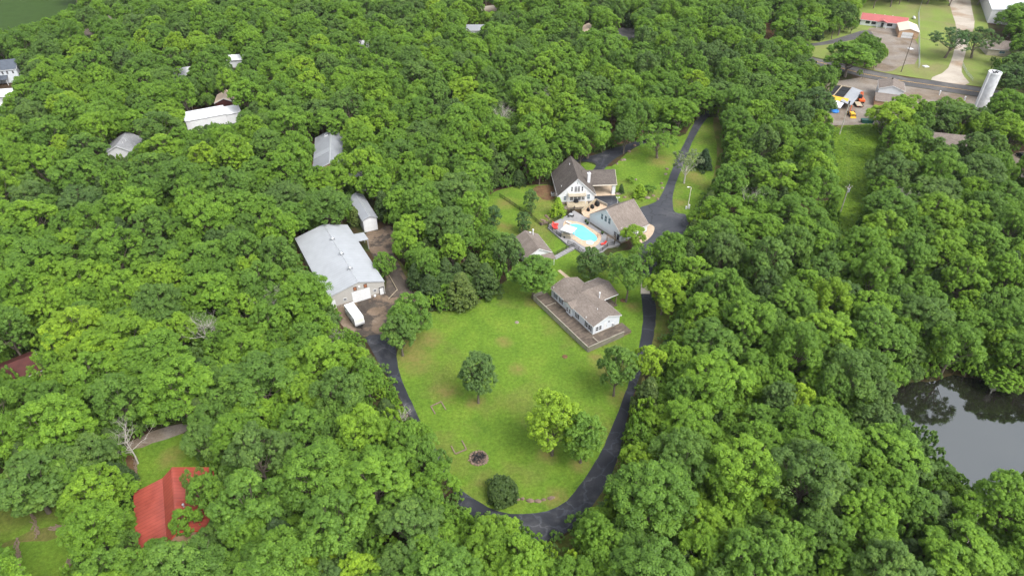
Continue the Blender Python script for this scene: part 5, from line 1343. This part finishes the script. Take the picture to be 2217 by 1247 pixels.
V, lv, lob = crown_oak(31, 5.2, 3.6, 11.5, 15, 20, 46, .14, open_=.35, lobe=(.26, .38)); model('open0', V, lv, lob, 5.2, 11.5, .26, M['leaf'])
V, lv, lob = crown_oak(32, 3.6, 4.0, 10.5, 16, 8, 34, .15, open_=.45, lobe=(.26, .4)); model('sparse0', V, lv, lob, 3.6, 10.5, .16, M['pale_leaf'], .7, M['deadbark'])
V, lv, lob = crown_oak(33, 4.4, 1.0, 9.5, 34, 16, 50, .12, low=-.85, lobe=(.24, .32)); model('round0', V, lv, lob, 4.6, 9.5, .22, M['leaf'])
V, lv, lob = crown_oak(34, 2.5, .3, 9.0, 22, 14, 46, .11, low=-.92, lobe=(.34, .46)); model('egg0', V, lv, lob, 2.6, 9.0, .16, M['leaf'])
for i in range(3):
    V, lv, lob = crown_cone(41 + i); model('cedar%d' % i, V, lv, lob, 2.6, 9.0, .16, M['needle'], .8)
V, lv, lob = crown_dome(51); model('dome0', V, lv, lob, 2.9, 4.6, .2, M['needle'], .5)
V, lv, lob = crown_cone(61, 2.2, 6.0, .2, 200, 44, .16); model('young0', V, lv, lob, 2.2, 6.0, .09, M['leaf'], .8)
for i in range(3):
    V, lv, lob = crown_oak(71 + i, 1.3, .1, 1.9, 9, 5, 40, .13, low=-.2); model('bush%d' % i, V, lv, [], 1.3, 1.9, .05, M['leaf'], .6)

FIRST = {}
def plant(kind, x, y, r, h, tint, label, cat='tree', group=None, rot=None, name=None):
    crown, trunk, R0, H0 = MODELS[kind]
    key = kind
    name = name or ('cedar_tree' if kind[:5] == 'cedar' else 'shrub' if kind[:4] in ('dome', 'bush') else 'tree')
    t = thing(name, label, cat, (x, y, 0), rot if rot is not None else (x * 12.9898 + y * 78.233) % 6.283, group)
    t.scale = (r / R0, r / R0, h / H0)
    for nm_, me in (('crown', crown), ('trunk', trunk)):
        o = bpy.data.objects.new(nm_, me); col.objects.link(o); o.parent = t
        if nm_ == 'crown': o['tint'] = float(tint)
    return t

# ---------------------------------------------------------------- where the photo shows open ground, roofs or water
CLEAR = [
 [(636, 520), (712, 482), (757, 481), (770, 476), (766, 430), (768, 419), (785, 419), (806, 445), (816, 470), (828, 490), (850, 490), (857, 500), (847, 540), (862, 560), (880, 588), (905, 640), (885, 660), (850, 690), (850, 720), (800, 727), (780, 728), (745, 718), (737, 690), (731, 665), (712, 645), (703, 612), (672, 580), (655, 570), (640, 545)],
 [(857, 745), (900, 725), (925, 690), (935, 672), (1000, 672), (1040, 650), (1095, 608), (1112, 600), (1150, 650), (1160, 655), (1275, 765), (1330, 745), (1372, 712), (1388, 700), (1395, 640), (1418, 655), (1423, 690), (1416, 735), (1400, 745), (1385, 742), (1374, 800), (1372, 836), (1360, 890), (1344, 960), (1330, 1010), (1300, 1065), (1270, 1107), (1245, 1122), (1237, 1148), (1190, 1172), (1130, 1125), (1075, 1105), (1050, 1100), (1018, 1115), (997, 1093), (1008, 1056), (992, 1012), (956, 950), (930, 917), (883, 905), (872, 876), (850, 835), (818, 780), (790, 730)],
 [(1065, 428), (1088, 413), (1130, 412), (1160, 407), (1192, 405), (1194, 374), (1232, 337), (1262, 347), (1290, 335), (1320, 322), (1350, 316), (1386, 302), (1398, 325), (1440, 332), (1466, 332), (1480, 303), (1495, 272), (1520, 266), (1554, 266), (1560, 300), (1556, 370), (1543, 395), (1512, 430), (1496, 462), (1484, 470), (1482, 508), (1440, 515), (1415, 530), (1412, 600), (1410, 640), (1345, 655), (1250, 600), (1197, 612), (1190, 565), (1145, 560), (1118, 515), (1078, 492), (1061, 488)],
 [(1418, 660), (1446, 668), (1450, 700), (1445, 738), (1432, 750), (1415, 740)],
 [(1303, 1068), (1335, 1005), (1340, 1015), (1318, 1060), (1288, 1108)],
 [(1195, 1172), (1238, 1150), (1248, 1170), (1230, 1195), (1205, 1195)],
 [(1862, 22), (1880, 0), (2185, 0), (2182, 45), (2168, 75), (2190, 90), (2190, 128), (2140, 125), (2150, 150), (2162, 160), (2138, 228), (2108, 235), (2095, 210), (2000, 205), (1965, 215), (1930, 235), (1900, 245), (1888, 272), (1805, 272), (1790, 240), (1788, 205), (1835, 182), (1885, 150), (1925, 130), (1925, 100), (1893, 80), (1862, 58)],
 [(1745, 98), (1862, 84), (1862, 60), (1800, 72), (1750, 86)], [(1762, 105), (1805, 100), (1800, 140), (1768, 143)],
 [(1810, 280), (1884, 274), (1900, 300), (1896, 335), (1880, 385), (1872, 440), (1855, 480), (1850, 515), (1822, 490), (1812, 400), (1810, 340)],
 [(1932, 852), (1975, 830), (2020, 834), (2061, 818), (2084, 826), (2129, 831), (2161, 850), (2217, 868), (2217, 1025), (2148, 1028), (2129, 1052), (2106, 1054), (2065, 1010), (2042, 990), (2048, 964), (2008, 915), (1960, 888)],
 [(0, 0), (168, 0), (152, 18), (103, 40), (48, 55), (0, 69)],
 [(294, 1068), (330, 1047), (369, 1027), (385, 1030), (408, 1045), (410, 1075), (385, 1098), (374, 1120), (345, 1160), (294, 1150)], [(305, 962), (360, 937), (392, 960), (388, 990), (395, 1020), (370, 1027), (300, 1060), (290, 1035), (283, 1000), (268, 975)],
 [(0, 1114), (125, 1112), (148, 1150), (148, 1180), (163, 1205), (100, 1240), (0, 1247)],
 [(0, 130), (33, 135), (40, 160), (26, 175), (33, 190), (18, 220), (0, 225)],
 [(392, 243), (480, 227), (507, 226), (516, 246), (511, 262), (480, 264), (440, 264), (405, 278), (400, 262)], [(224, 330), (243, 305), (273, 290), (306, 298), (294, 318), (265, 333)],
 [(677, 295), (705, 290), (720, 297), (730, 340), (722, 352), (708, 358), (680, 366)], [(491, 130), (513, 120), (526, 128), (517, 144), (508, 146)],
 [(50, 800), (94, 783), (82, 799), (58, 816)], [(2008, 286), (2048, 292), (2085, 309), (2078, 316), (2030, 305)], [(2188, 338), (2217, 325), (2217, 396), (2200, 378)],
 [(1045, 14), (1075, 12), (1075, 24), (1047, 26)], [(1012, 58), (1040, 57), (1038, 68), (1015, 68)], [(1265, 45), (1275, 45), (1272, 72), (1266, 72)], [(1345, 64), (1382, 70), (1376, 80), (1346, 86)], [(1656, 56), (1671, 56), (1678, 75), (1660, 90), (1652, 83)],
 [(168, 75), (205, 69), (203, 78), (172, 81)], [(232, 45), (257, 40), (260, 48), (242, 51)], [(466, 208), (494, 209), (494, 222), (470, 223)], [(380, 160), (408, 152), (410, 158), (386, 168)], [(778, 99), (800, 97), (800, 103), (780, 106)], [(1424, 110), (1434, 108), (1434, 118), (1426, 118)],
 [(1288, 270), (1330, 262), (1325, 290), (1296, 300)], [(1020, 548), (1035, 542), (1040, 560), (1022, 566)], [(60, 715), (78, 712), (80, 730), (66, 735)],
]
CW, CHh = 555, 312
def poly_mask(pol, W=CW, Hh=CHh, s=4.0):
    xs = (np.arange(W) + .5) * s; ys = (np.arange(Hh) + .5) * s
    X, Y = np.meshgrid(xs, ys); ins = np.zeros(X.shape, bool)
    n = len(pol)
    for i in range(n):
        x0, y0 = pol[i]; x1, y1 = pol[(i + 1) % n]
        if y0 == y1: continue
        c = ((y0 > Y) != (y1 > Y)) & (X < (x1 - x0) * (Y - y0) / (y1 - y0) + x0)
        ins ^= c
    return ins
mask = np.zeros((CHh, CW), bool)
for p in CLEAR: mask |= poly_mask(p)
GS = 1.0; GX0, GX1, GY0, GY1 = -420, 420, 40, 560
gm = np.zeros((GY1 - GY0, GX1 - GX0), bool)
gxx, gyy = np.meshgrid(np.arange(GX0, GX1) + .5, np.arange(GY0, GY1) + .5)
for pol in SHEETS + FOOT:
    b0, b1 = pol.min(0), pol.max(0)
    i0, i1 = max(0, int(b0[0] - GX0 - 1)), min(GX1 - GX0, int(b1[0] - GX0 + 2)); j0, j1 = max(0, int(b0[1] - GY0 - 1)), min(GY1 - GY0, int(b1[1] - GY0 + 2))
    if i1 <= i0 or j1 <= j0: continue
    X, Y = gxx[j0:j1, i0:i1], gyy[j0:j1, i0:i1]; ins = np.zeros(X.shape, bool)
    for k in range(len(pol)):
        (x0, y0), (x1, y1) = pol[k], pol[(k + 1) % len(pol)]
        if y0 == y1: continue
        ins ^= ((y0 > Y) != (y1 > Y)) & (X < (x1 - x0) * (Y - y0) / (y1 - y0) + x0)
    gm[j0:j1, i0:i1] |= ins
def blocked(x, y):
    i, j = int(x - GX0), int(y - GY0)
    return not (0 <= i < GX1 - GX0 and 0 <= j < GY1 - GY0) or gm[j, i]
ANG = [(math.cos(a * math.pi / 6), math.sin(a * math.pi / 6)) for a in range(12)]
def disc(x, y, r, h, zlo=.30):
    """crown outline in the photo: centre and half sizes in photo pixels"""
    zc, hz = h * (1 + zlo) / 2, h * (1 - zlo) / 2
    cx, cy, dep = PX(x, y, zc)
    s = FPX / dep
    return cx, cy, r * s, s * math.sqrt((r * sp) ** 2 + (hz * cp) ** 2)
def hits(cx, cy, rx, ry, k=.90):
    for f in (k, k * .55):
        for c, s in ANG:
            i, j = int((cx + c * rx * f) / 4), int((cy + s * ry * f) / 4)
            if 0 <= i < CW and 0 <= j < CHh and mask[j, i]: return True
    i, j = int(cx / 4), int(cy / 4)
    return 0 <= i < CW and 0 <= j < CHh and mask[j, i]
cover = np.zeros((CHh, CW), bool)
def paint(cx, cy, rx, ry, k=.88):
    rx, ry = rx * k, ry * k
    i0, i1 = max(0, int((cx - rx) / 4)), min(CW, int((cx + rx) / 4) + 1); j0, j1 = max(0, int((cy - ry) / 4)), min(CHh, int((cy + ry) / 4) + 1)
    if i1 <= i0 or j1 <= j0: return
    Y, X = np.mgrid[j0:j1, i0:i1]
    cover[j0:j1, i0:i1] |= (((X + .5) * 4 - cx) / rx) ** 2 + (((Y + .5) * 4 - cy) / ry) ** 2 < 1

# ---------------------------------------------------------------- trees placed one by one
TREES = []          # (x, y, r, h)
def at_px(cx, cy, rpx, h, f=.6):
    p = G(cx, cy, h * f); dep = PX(p.x, p.y, p.z)[2]
    return p.x, p.y, rpx * dep / FPX
MAN = [
 ('oval0', 1033, 808, 38, 15.0, .12, 'blue green oval tree standing alone in the middle of the lawn'),
 ('oval1', 1199, 908, 55, 17.5, .93, 'large yellow green tree, the left of the leaning pair on the lower lawn'),
 ('oval0', 1262, 940, 44, 14.0, .42, 'mid green tree, the right of the pair on the lower lawn'),
 ('oak1', 1336, 797, 43, 14.0, .33, 'olive green tree on the lawn edge below the wooden deck'),
 ('oak5', 1405, 788, 35, 12.0, .95, 'bright yellow green tree across the driveway from the deck corner'),
 ('oak3', 890, 682, 46, 13.0, .42, 'big rounded tree between the camper yard and the lawn'),
 ('oak6', 866, 722, 40, 11.5, .30, 'darker tree crowding the lower side of the camper yard tree'),
 ('round0', 832, 575, 28, 8.0, .45, 'compact rounded tree on the barn drive beside the metal barn'),
 ('oak6', 1155, 597, 52, 12.0, .40, 'spreading oak between the brown shelter and the wooden deck'),
 ('round0', 1281, 571, 37, 9.5, .12, 'dense dark round tree behind the ranch house roof'),
 ('oak2', 1362, 597, 38, 14.0, .36, 'tall tree with bare trunk on the grass right of the ranch house'),
 ('open0', 1395, 558, 34, 10.0, .5, 'light open crowned tree over the driveway above the ranch house'),
 ('open0', 1330, 575, 26, 9.0, .25, 'thin open tree between the dark round tree and the driveway'),
 ('oak0', 1452, 545, 36, 14.0, .5, 'tree with dark bare trunk right below the parking court'),
 ('oak4', 1440, 632, 42, 12.0, .9, 'bright tree leaning over the driveway opposite the ranch house'),
 ('oak1', 1500, 600, 44, 13.0, .7, 'light green tree behind the bright one right of the driveway'),
 ('cedar0', 931, 625, 32, 8.5, .35, 'dark green cedar at the left end of the cedar row above the lawn'),
 ('cedar1', 999, 628, 38, 10.5, .85, 'olive green cedar, widest in the row above the lawn'),
 ('cedar2', 1052, 605, 36, 9.5, .5, 'dark cedar right of the olive one in the row above the lawn'),
 ('cedar1', 900, 598, 22, 8.0, .3, 'small dark cedar by the grassy strip beside the barn drive'),
 ('oak5', 1100, 548, 32, 13.0, .15, 'blue green tree pressed against the left side of the brown shelter'),
 ('cedar2', 1022, 580, 28, 9.0, .55, 'dark cedar at the back of the cedar row above the lawn'),
 ('cedar0', 965, 590, 26, 9.0, .4, 'dark cedar behind the left end of the cedar row'),
 ('egg0', 1134, 480, 17, 8.0, .05, 'dark egg shaped tree on the garden fence just above the brown shelter'),
 ('egg0', 1149, 434, 15, 9.0, .15, 'dark slim tree on the grass left of the gabled house'),
 ('young0', 1208, 449, 16, 6.5, .95, 'bright lime green young tree at the corner of the pool fence'),
 ('egg0', 1068, 468, 18, 8.0, .0, 'very dark tree at the left edge of the terrace lawn'),
 ('open0', 1428, 302, 46, 12.0, .48, 'spreading open oak on the upper end of the island lawn'),
 ('sparse0', 1488, 355, 34, 12.0, .6, 'half dead pale tree beside the driveway near the street lamp'),
 ('cedar2', 1525, 345, 19, 7.5, .0, 'very dark cedar beside the mown track on the upper lawn'),
 ('oak2', 1275, 292, 46, 15.0, .55, 'tall tree with pale trunk behind the carport wing'),
 ('oak0', 1232, 308, 36, 13.0, .5, 'tree directly behind the peak of the gabled house'),
 ('young0', 1386, 413, 17, 4.5, .9, 'bright bushy young tree on the lower end of the island lawn'),
 ('bush0', 1406, 411, 14, 3.0, .45, 'soft green shrub right of the bright young tree on the island lawn'),
 ('bush1', 1366, 390, 10, 2.0, .7, 'small low shrub in the middle of the island lawn'),
 ('cedar0', 1345, 409, 7, 3.5, .4, 'small dark cone shrub at the carport end of the island lawn'),
 ('oak4', 1372, 512, 25, 7.5, .85, 'yellow green tree against the right wall of the large garage'),
 ('oak3', 1842, 124, 50, 15.0, .5, 'large round oak below the red roofed house'),
 ('open0', 2060, 88, 44, 14.0, .0, 'dark open crowned oak left of the gravel lane'),
 ('open0', 2118, 88, 40, 14.0, .1, 'dark open crowned oak right of the gravel lane'),
 ('oak6', 2190, 172, 44, 15.0, .12, 'dark green tree directly right of the pale silo'),
 ('oak4', 2203, 40, 38, 16.0, .55, 'bright green tree in front of the white roofed warehouse'),
 ('oak6', 1770, 225, 40, 15.0, .1, 'dark tree standing left of the yard with the orange awning'),
 ('cedar1', 768, 468, 15, 6.5, .95, 'olive cedar wedged between the metal barn and tall shed'),
 ('oak5', 1728, 868, 30, 12.0, 1.0, 'vivid lime yellow tree in the woods left of the pond'),
 ('oak2', 1797, 650, 36, 15.0, .85, 'bright green pointed tree in the woods above the pond'),
 ('oval0', 940, 22, 20, 15.0, .95, 'pale yellow green tree near the top edge left of centre'),
 ('oak4', 1930, 260, 45, 14.0, .95, 'yellow tinged tree hanging over the lower edge of the gravel yard'),
 ('oval1', 1958, 232, 34, 14.0, .75, 'bright pointed tree below the shingle roofed office'),
 ('oval1', 2075, 235, 14, 11.0, .85, 'narrow bright tree between the yard and the silo'),
 ('oval1', 2092, 245, 13, 10.0, .85, 'second narrow bright tree, the one closest to the silo'),
 ('oak1', 205, 1065, 60, 13.0, .72, 'light green tree covering the blue tarpaulin'),
 ('oak0', 208, 1150, 62, 13.0, .62, 'bright green tree at the right edge of the lower left field'),
 ('oak6', 65, 1048, 78, 14.0, .3, 'broad dark green tree at the top of the lower left field'),
 ('open0', 100, 800, 34, 12.0, .6, 'thin topped tree over the maroon roof'),
 ('open0', 430, 1055, 30, 12.0, .35, 'open tree overlapping the right edge of the red barn roof'),
 ('oak3', 450, 1075, 38, 12.5, .5, 'rounded tree covering the lower right corner of the red barn roof'),
 ('oak5', 402, 1135, 30, 9.5, .55, 'smaller tree in front of the red barn'),
 ('oak7', 915, 990, 40, 12.0, .4, 'tree overhanging the left bend of the driveway beside the fire pit'),
 ('oak2', 945, 1055, 42, 12.5, .6, 'tree overhanging the driveway left of the round bush'),
 ('oval0', 1690, 870, 36, 13, .15, 'dark blue green tree left of the vivid lime yellow tree'),
 ('oak7', 2100, 1110, 40, 10, .6, 'green tree on the near bank of the pond'),
 ('oak3', 2175, 1090, 62, 14, .55, 'large tree on the near bank at the right edge of the pond'),
 ('round0', 2170, 820, 44, 6, .6, 'low willow like tree on the far bank of the pond'),
]
for kd, cx, cy, rp, h, tint, lab in MAN:
    x, y, r = at_px(cx, cy, rp, h, .6 if kd[:3] in ('oak', 'ova', 'ope', 'spa') else .5)
    plant(kd, x, y, r, h, tint, lab, 'shrub' if 'shrub' in lab else 'tree')
    TREES.append((x, y, r, h)); paint(*disc(x, y, r, h))
x, y, r = at_px(1088, 1062, 32, 4.6, .45)
plant('dome0', x, y, r, 4.8, .55, 'dense clipped looking round dark bush at the bottom of the lawn', 'shrub')
TREES.append((x, y, r, 5))
for i, (cx, cy, h, lab) in enumerate(((277, 960, 10, 'bleached bare dead tree standing beside the grey lane left of the red barn'), (445, 705, 13, 'grey leafless tree in the woods below the metal barn'), (600, 650, 13, 'grey bare branched tree close to the lower left corner of the metal barn'),
        (1095, 246, 14, 'pale bare branched tree in the far woods above the gabled house'), (1180, 212, 14, 'bare grey tree in the far woods above the spreading oak'), (2110, 1130, 11, 'bleached leaning dead tree below the pond'), (402, 1212, 8, 'bare twisted grey tree below the red barn'),
        (1965, 435, 12, 'dead white branched tree in the woods right of the scrub strip'), (862, 905, 6, 'pale broken topped tree at the left bend of the driveway'), (1625, 440, 13, 'bare limbed tree in the woods right of the street lamp'), (2152, 838, 3, 'fallen bleached branches on the far bank of the pond'), (718, 742, 8, 'fine grey branched tree just below the camper'))):
    p = G(cx, cy, h * .6); t = thing('dead_tree', lab, 'tree', (p.x, p.y, 0), i * 1.3)
    me = dead_mesh(90 + i if i else 131, h); o = bpy.data.objects.new('branches', me); col.objects.link(o); o.parent = t
    TREES.append((p.x, p.y, 2.2, h))

# ---------------------------------------------------------------- the woods: every crown its own place
rng = random.Random(77)
cellz = {}
def near(x, y, r, f):
    ci, cj = int(x // 12), int(y // 12)
    for a in (-1, 0, 1):
        for b in (-1, 0, 1):
            for (x2, y2, r2) in cellz.get((ci + a, cj + b), ()):
                if (x - x2) ** 2 + (y - y2) ** 2 < (f * (r + r2)) ** 2: return True
    return False
def put(x, y, r): cellz.setdefault((int(x // 12), int(y // 12)), []).append((x, y, r))
for x, y, r, h in TREES: put(x, y, r)
WOOD = []
cands = []
s_ = 4.2
j = 0
y = 52.0
while y < 545:
    half = (y * cp + CAM_H * sp) * (CX / FPX) * 1.05 + 14
    x = -half + (j % 2) * s_ / 2
    while x < half:
        cands.append((x + rng.uniform(-1.6, 1.6), y + rng.uniform(-1.6, 1.6))); x += s_
    y += s_ * .87; j += 1
rng.shuffle(cands)
def try_tree(x, y, r, h, f):
    if blocked(x, y) or near(x, y, r, f): return False
    d_ = disc(x, y, r, h)
    if hits(*d_): return False
    put(x, y, r); WOOD.append((x, y, r, h)); paint(*d_); return True
for f, ra_, ha_, frac in ((.88, (4.3, 6.9), (12.0, 17.5), 1.0), (.82, (3.2, 4.2), (9.5, 13), 1.0), (.74, (2.2, 3.0), (5.0, 8.0), 1.0)):
    for x, y in cands:
        if y > 420 and f < .7: continue
        try_tree(x, y, rng.uniform(*ra_), rng.uniform(*ha_), f)
# fill what is still uncovered in the picture with smaller trees
free = [(i, j) for j in range(CHh) for i in range(CW) if not cover[j, i] and not mask[j, i]]
rng.shuffle(free)
n0 = len(WOOD)
for i, j in free:
    if cover[j, i]: continue
    for (r, h) in ((rng.uniform(3.0, 4.2), rng.uniform(9, 12.5)), (rng.uniform(1.9, 2.7), rng.uniform(5, 8)), (rng.uniform(1.1, 1.6), rng.uniform(2.5, 4.5))):
        p = G((i + .5) * 4, (j + .5) * 4, h * .62)
        if try_tree(p.x, p.y, r, h, .52): break
print('woods', len(WOOD), 'fill', len(WOOD) - n0, 'uncovered', int((~cover & ~mask).sum()), 'of', int((~mask).sum()))

def tone_of(x, y):
    n1 = noise.noise(Vector((x / 38, y / 38, 3.1))); n2 = noise.noise(Vector((x / 9, y / 9, 8.7)))
    t = .48 + .22 * n1 + .24 * n2 + rng.uniform(-.22, .22)
    if rng.random() < .03: t += .3
    return min(1, max(0, t))
# the 300 largest in the picture become trees of their own, the rest one forest
KINDS = ['oak%d' % i for i in range(8)]
DIM = {}
info = []
for x, y, r, h in WOOD:
    d_ = disc(x, y, r, h)
    vis = max(0, min(d_[0] + d_[2], 2217) - max(d_[0] - d_[2], 0)) * max(0, min(d_[1] + d_[3], 1247) - max(d_[1] - d_[3], 0))
    info.append((vis, x, y, r, h, d_))
order = sorted(range(len(info)), key=lambda i: -info[i][0])
n_own = 300 - len(MAN)
LM = [('pond', 2090, 940), ('camper trailer', 768, 690), ('metal barn', 730, 560), ('red barn', 350, 1090), ('round bush', 1088, 1060), ('fire pit', 1036, 992), ('street lamp', 1490, 430), ('ranch house', 1265, 650), ('vivid lime tree', 1728, 865),
      ('maroon roof', 50, 820), ('bleached dead tree', 277, 960), ('lower left field', 70, 1180), ('driveway bend', 1190, 1130), ('scrub strip', 1840, 380), ('grey leafless tree', 445, 705), ('camper yard tree', 885, 690), ('bright pointed tree', 1797, 650), ('bottom right corner', 2217, 1247), ('bottom left corner', 0, 1247), ('watery right edge', 2217, 560), ('twisted grey tree', 410, 1195), ('deck corner', 1372, 712), ('lone lawn tree', 1033, 808), ('leaning dead tree', 2110, 1130), ('left driveway bend', 880, 900), ('grey cabin', 700, 330), ('pole with transformer', 1820, 430), ('grey roofed house', 265, 315)]
LM = [l for l in LM if l[0] != 'watery right edge']
ORD = ['nearest', 'second nearest', 'third nearest', 'fourth nearest', 'fifth nearest', 'sixth nearest', 'seventh nearest', 'eighth nearest', 'ninth nearest', 'tenth nearest', 'eleventh nearest', 'twelfth nearest', 'thirteenth nearest', 'fourteenth nearest', 'fifteenth nearest', 'sixteenth nearest', 'seventeenth nearest', 'eighteenth nearest', 'nineteenth nearest', 'twentieth nearest', 'twenty first', 'twenty second', 'twenty third', 'twenty fourth', 'twenty fifth', 'twenty sixth', 'twenty seventh', 'twenty eighth']
sect = {}
own = []
for k in order[:n_own]:
    vis, x, y, r, h, d_ = info[k]
    b = min(range(len(LM)), key=lambda i: math.hypot(LM[i][1] - d_[0], LM[i][2] - d_[1]))
    dx, dy = d_[0] - LM[b][1], d_[1] - LM[b][2]
    side = ('right of' if dx > 0 else 'left of') if abs(dx) > abs(dy) else ('below' if dy > 0 else 'above')
    own.append((k, b, side, math.hypot(dx, dy)))
    sect.setdefault((b, side), []).append((math.hypot(dx, dy), k))
for v in sect.values(): v.sort()
for n_i, (k, b, side, dist) in enumerate(own):
    vis, x, y, r, h, d_ = info[k]
    rank = [q for _, q in sect[(b, side)]].index(k)
    t_ = tone_of(x, y)
    tw = 'dark green' if t_ < .28 else 'deep green' if t_ < .42 else 'mid green' if t_ < .6 else 'light green' if t_ < .78 else 'yellow green'
    sz = 'broad' if r > 5.4 else 'small' if r < 3.0 else 'medium' if r < 4.5 else 'large'
    kd = KINDS[n_i % 8] if r > 2.2 else 'bush%d' % (n_i % 3)
    if 2.2 < r < 4.7 and n_i % 4 == 1: kd = 'oval%d' % (n_i % 2)
    if 2.2 < r < 3.6 and n_i % 9 == 4: kd = 'cedar%d' % (n_i % 3)
    if kd[:5] == 'cedar': h *= .85
    plant(kd, x, y, r * 1.02, h, t_, '%s %s woodland tree %s the %s, %s to it' % (sz, tw, side, LM[b][0], ORD[min(rank, 27)]), 'tree', 'woodland trees around the property', name='tree')
rest = [info[k] for k in order[n_own:]]
# forest: one object, its crowns set by geometry nodes
models = bpy.data.collections.new('tree_models')
for i, kd in enumerate(KINDS + ['bush0', 'bush1', 'bush2', 'cedar0', 'cedar1']):
    crown, trunk, R0, H0 = MODELS[kd]
    nv, nt_ = len(crown.vertices), len(trunk.vertices)
    me = crown.copy(); me.name = 'tree_model'
    import bmesh
    bm = bmesh.new(); bm.from_mesh(crown); lay = bm.faces.layers.float.get('leaf')
    n_f = len(bm.faces); bm.from_mesh(trunk); bm.faces.ensure_lookup_table()
    for f in bm.faces[n_f:]: f.material_index = 1
    me = bpy.data.meshes.new('tree_model'); bm.to_mesh(me); bm.free()
    me.materials.append(crown.materials[0]); me.materials.append(trunk.materials[0])
    models.objects.link(bpy.data.objects.new('tree_model_%02d' % i, me))
def scatter(name, pts, label, lo):
    me = bpy.data.meshes.new(name)
    me.from_pydata([(p[0], p[1], 0) for p in pts], [], [])
    for nm_, ty, ix in (('idx', 'INT', 2), ('rot', 'FLOAT', 3), ('tint', 'FLOAT', 4)):
        a = me.attributes.new(nm_, ty, 'POINT'); a.data.foreach_set('value', [p[ix] for p in pts])
    a = me.attributes.new('scl', 'FLOAT_VECTOR', 'POINT'); a.data.foreach_set('vector', [c for p in pts for c in (p[5], p[5], p[6])])
    o = bpy.data.objects.new(name, me); col.objects.link(o)
    ng = bpy.data.node_groups.new(name, 'GeometryNodeTree')
    ng.interface.new_socket('Geometry', in_out='INPUT', socket_type='NodeSocketGeometry'); ng.interface.new_socket('Geometry', in_out='OUTPUT', socket_type='NodeSocketGeometry')
    N = ng.nodes.new; K = ng.links.new
    gi, go = N('NodeGroupInput'), N('NodeGroupOutput')
    ci = N('GeometryNodeCollectionInfo'); ci.inputs['Collection'].default_value = models; ci.inputs['Separate Children'].default_value = True; ci.inputs['Reset Children'].default_value = True
    m2p = N('GeometryNodeMeshToPoints'); iop = N('GeometryNodeInstanceOnPoints'); iop.inputs['Pick Instance'].default_value = True
    def attr(nm_, ty):
        n = N('GeometryNodeInputNamedAttribute'); n.data_type = ty; n.inputs['Name'].default_value = nm_; return n.outputs['Attribute']
    cx_ = N('ShaderNodeCombineXYZ'); K(attr('rot', 'FLOAT'), cx_.inputs['Z'])
    K(gi.outputs[0], m2p.inputs['Mesh']); K(m2p.outputs[0], iop.inputs['Points']); K(ci.outputs[0], iop.inputs['Instance'])
    K(attr('idx', 'INT'), iop.inputs['Instance Index'])
    e2r = N('FunctionNodeEulerToRotation'); K(cx_.outputs[0], e2r.inputs[0]); K(e2r.outputs[0], iop.inputs['Rotation'])
    K(attr('scl', 'FLOAT_VECTOR'), iop.inputs['Scale']); K(iop.outputs[0], go.inputs[0])
    md = o.modifiers.new('scatter', 'NODES'); md.node_group = ng
    return tag(o, label, lo, None, 'stuff')
pts = []
for vis, x, y, r, h, d_ in rest:
    small = r < 2.2
    i = rng.randrange(8) if not small else 8 + rng.randrange(3)
    R0, H0 = (5.0, 14.0) if not small else (1.3, 1.9)
    if not small and r < 3.4 and rng.random() < .12: i = 11 + rng.randrange(2); R0, H0 = 2.6, 9.0
    pts.append((x, y, i, rng.uniform(0, 6.28), tone_of(x, y), r * 1.03 / R0, h / H0))
scatter('forest', pts, 'dense far oak woodland stretching away behind the houses to the top edge', 'forest')
# undergrowth: low bushes on the woodland floor and in the scrub strip
ug = []
for k in range(3600):
    i, j = rng.randrange(CW), rng.randrange(int(CHh * .12), CHh)
    p = G((i + .5) * 4, (j + .5) * 4, .5)
    if blocked(p.x, p.y) or mask[j, i] or p.y > 330: continue
    s = rng.uniform(.6, 1.5); ug.append((p.x, p.y, 8 + rng.randrange(3), rng.uniform(0, 6.28), rng.uniform(.1, .6), s, s * rng.uniform(.7, 1.2)))
sc_poly = poly_mask([(1805, 285), (1885, 276), (1900, 300), (1890, 340), (1872, 400), (1868, 450), (1850, 520), (1815, 500), (1810, 400), (1806, 340)])
for k in range(60000):
    i, j = rng.randrange(440, 480), rng.randrange(66, 135)
    if not sc_poly[j, i]: continue
    p = G((i + rng.random()) * 4, (j + rng.random()) * 4, .3); s = rng.uniform(.35, 1.1); ug.append((p.x, p.y, 8 + rng.randrange(3), rng.uniform(0, 6.28), rng.uniform(.6, 1.0), s * 1.2, s * .8))
    if k > 14000: break
scatter('undergrowth', ug, 'low green undergrowth on the woodland floor and in the scrub strip', 'undergrowth')
print('individual trees', len(own) + len(MAN), 'forest', len(pts), 'undergrowth', len(ug))

# ---------------------------------------------------------------- the air: a thin even haze
hz = MB().box(-1500, 1500, -300, 1600, -1.5, 122)
hm = bpy.data.materials.new('haze_air'); hm.use_nodes = True
hn = hm.node_tree; hn.nodes.clear()
ho = hn.nodes.new('ShaderNodeOutputMaterial'); hv = hn.nodes.new('ShaderNodeVolumePrincipled')
hv.inputs['Color'].default_value = (.86, .91, 1, 1); hv.inputs['Density'].default_value = .00004; hv.inputs['Anisotropy'].default_value = .1
hn.links.new(hv.outputs[0], ho.inputs['Volume'])
tag(hz.build('haze', hm), kind='stuff')
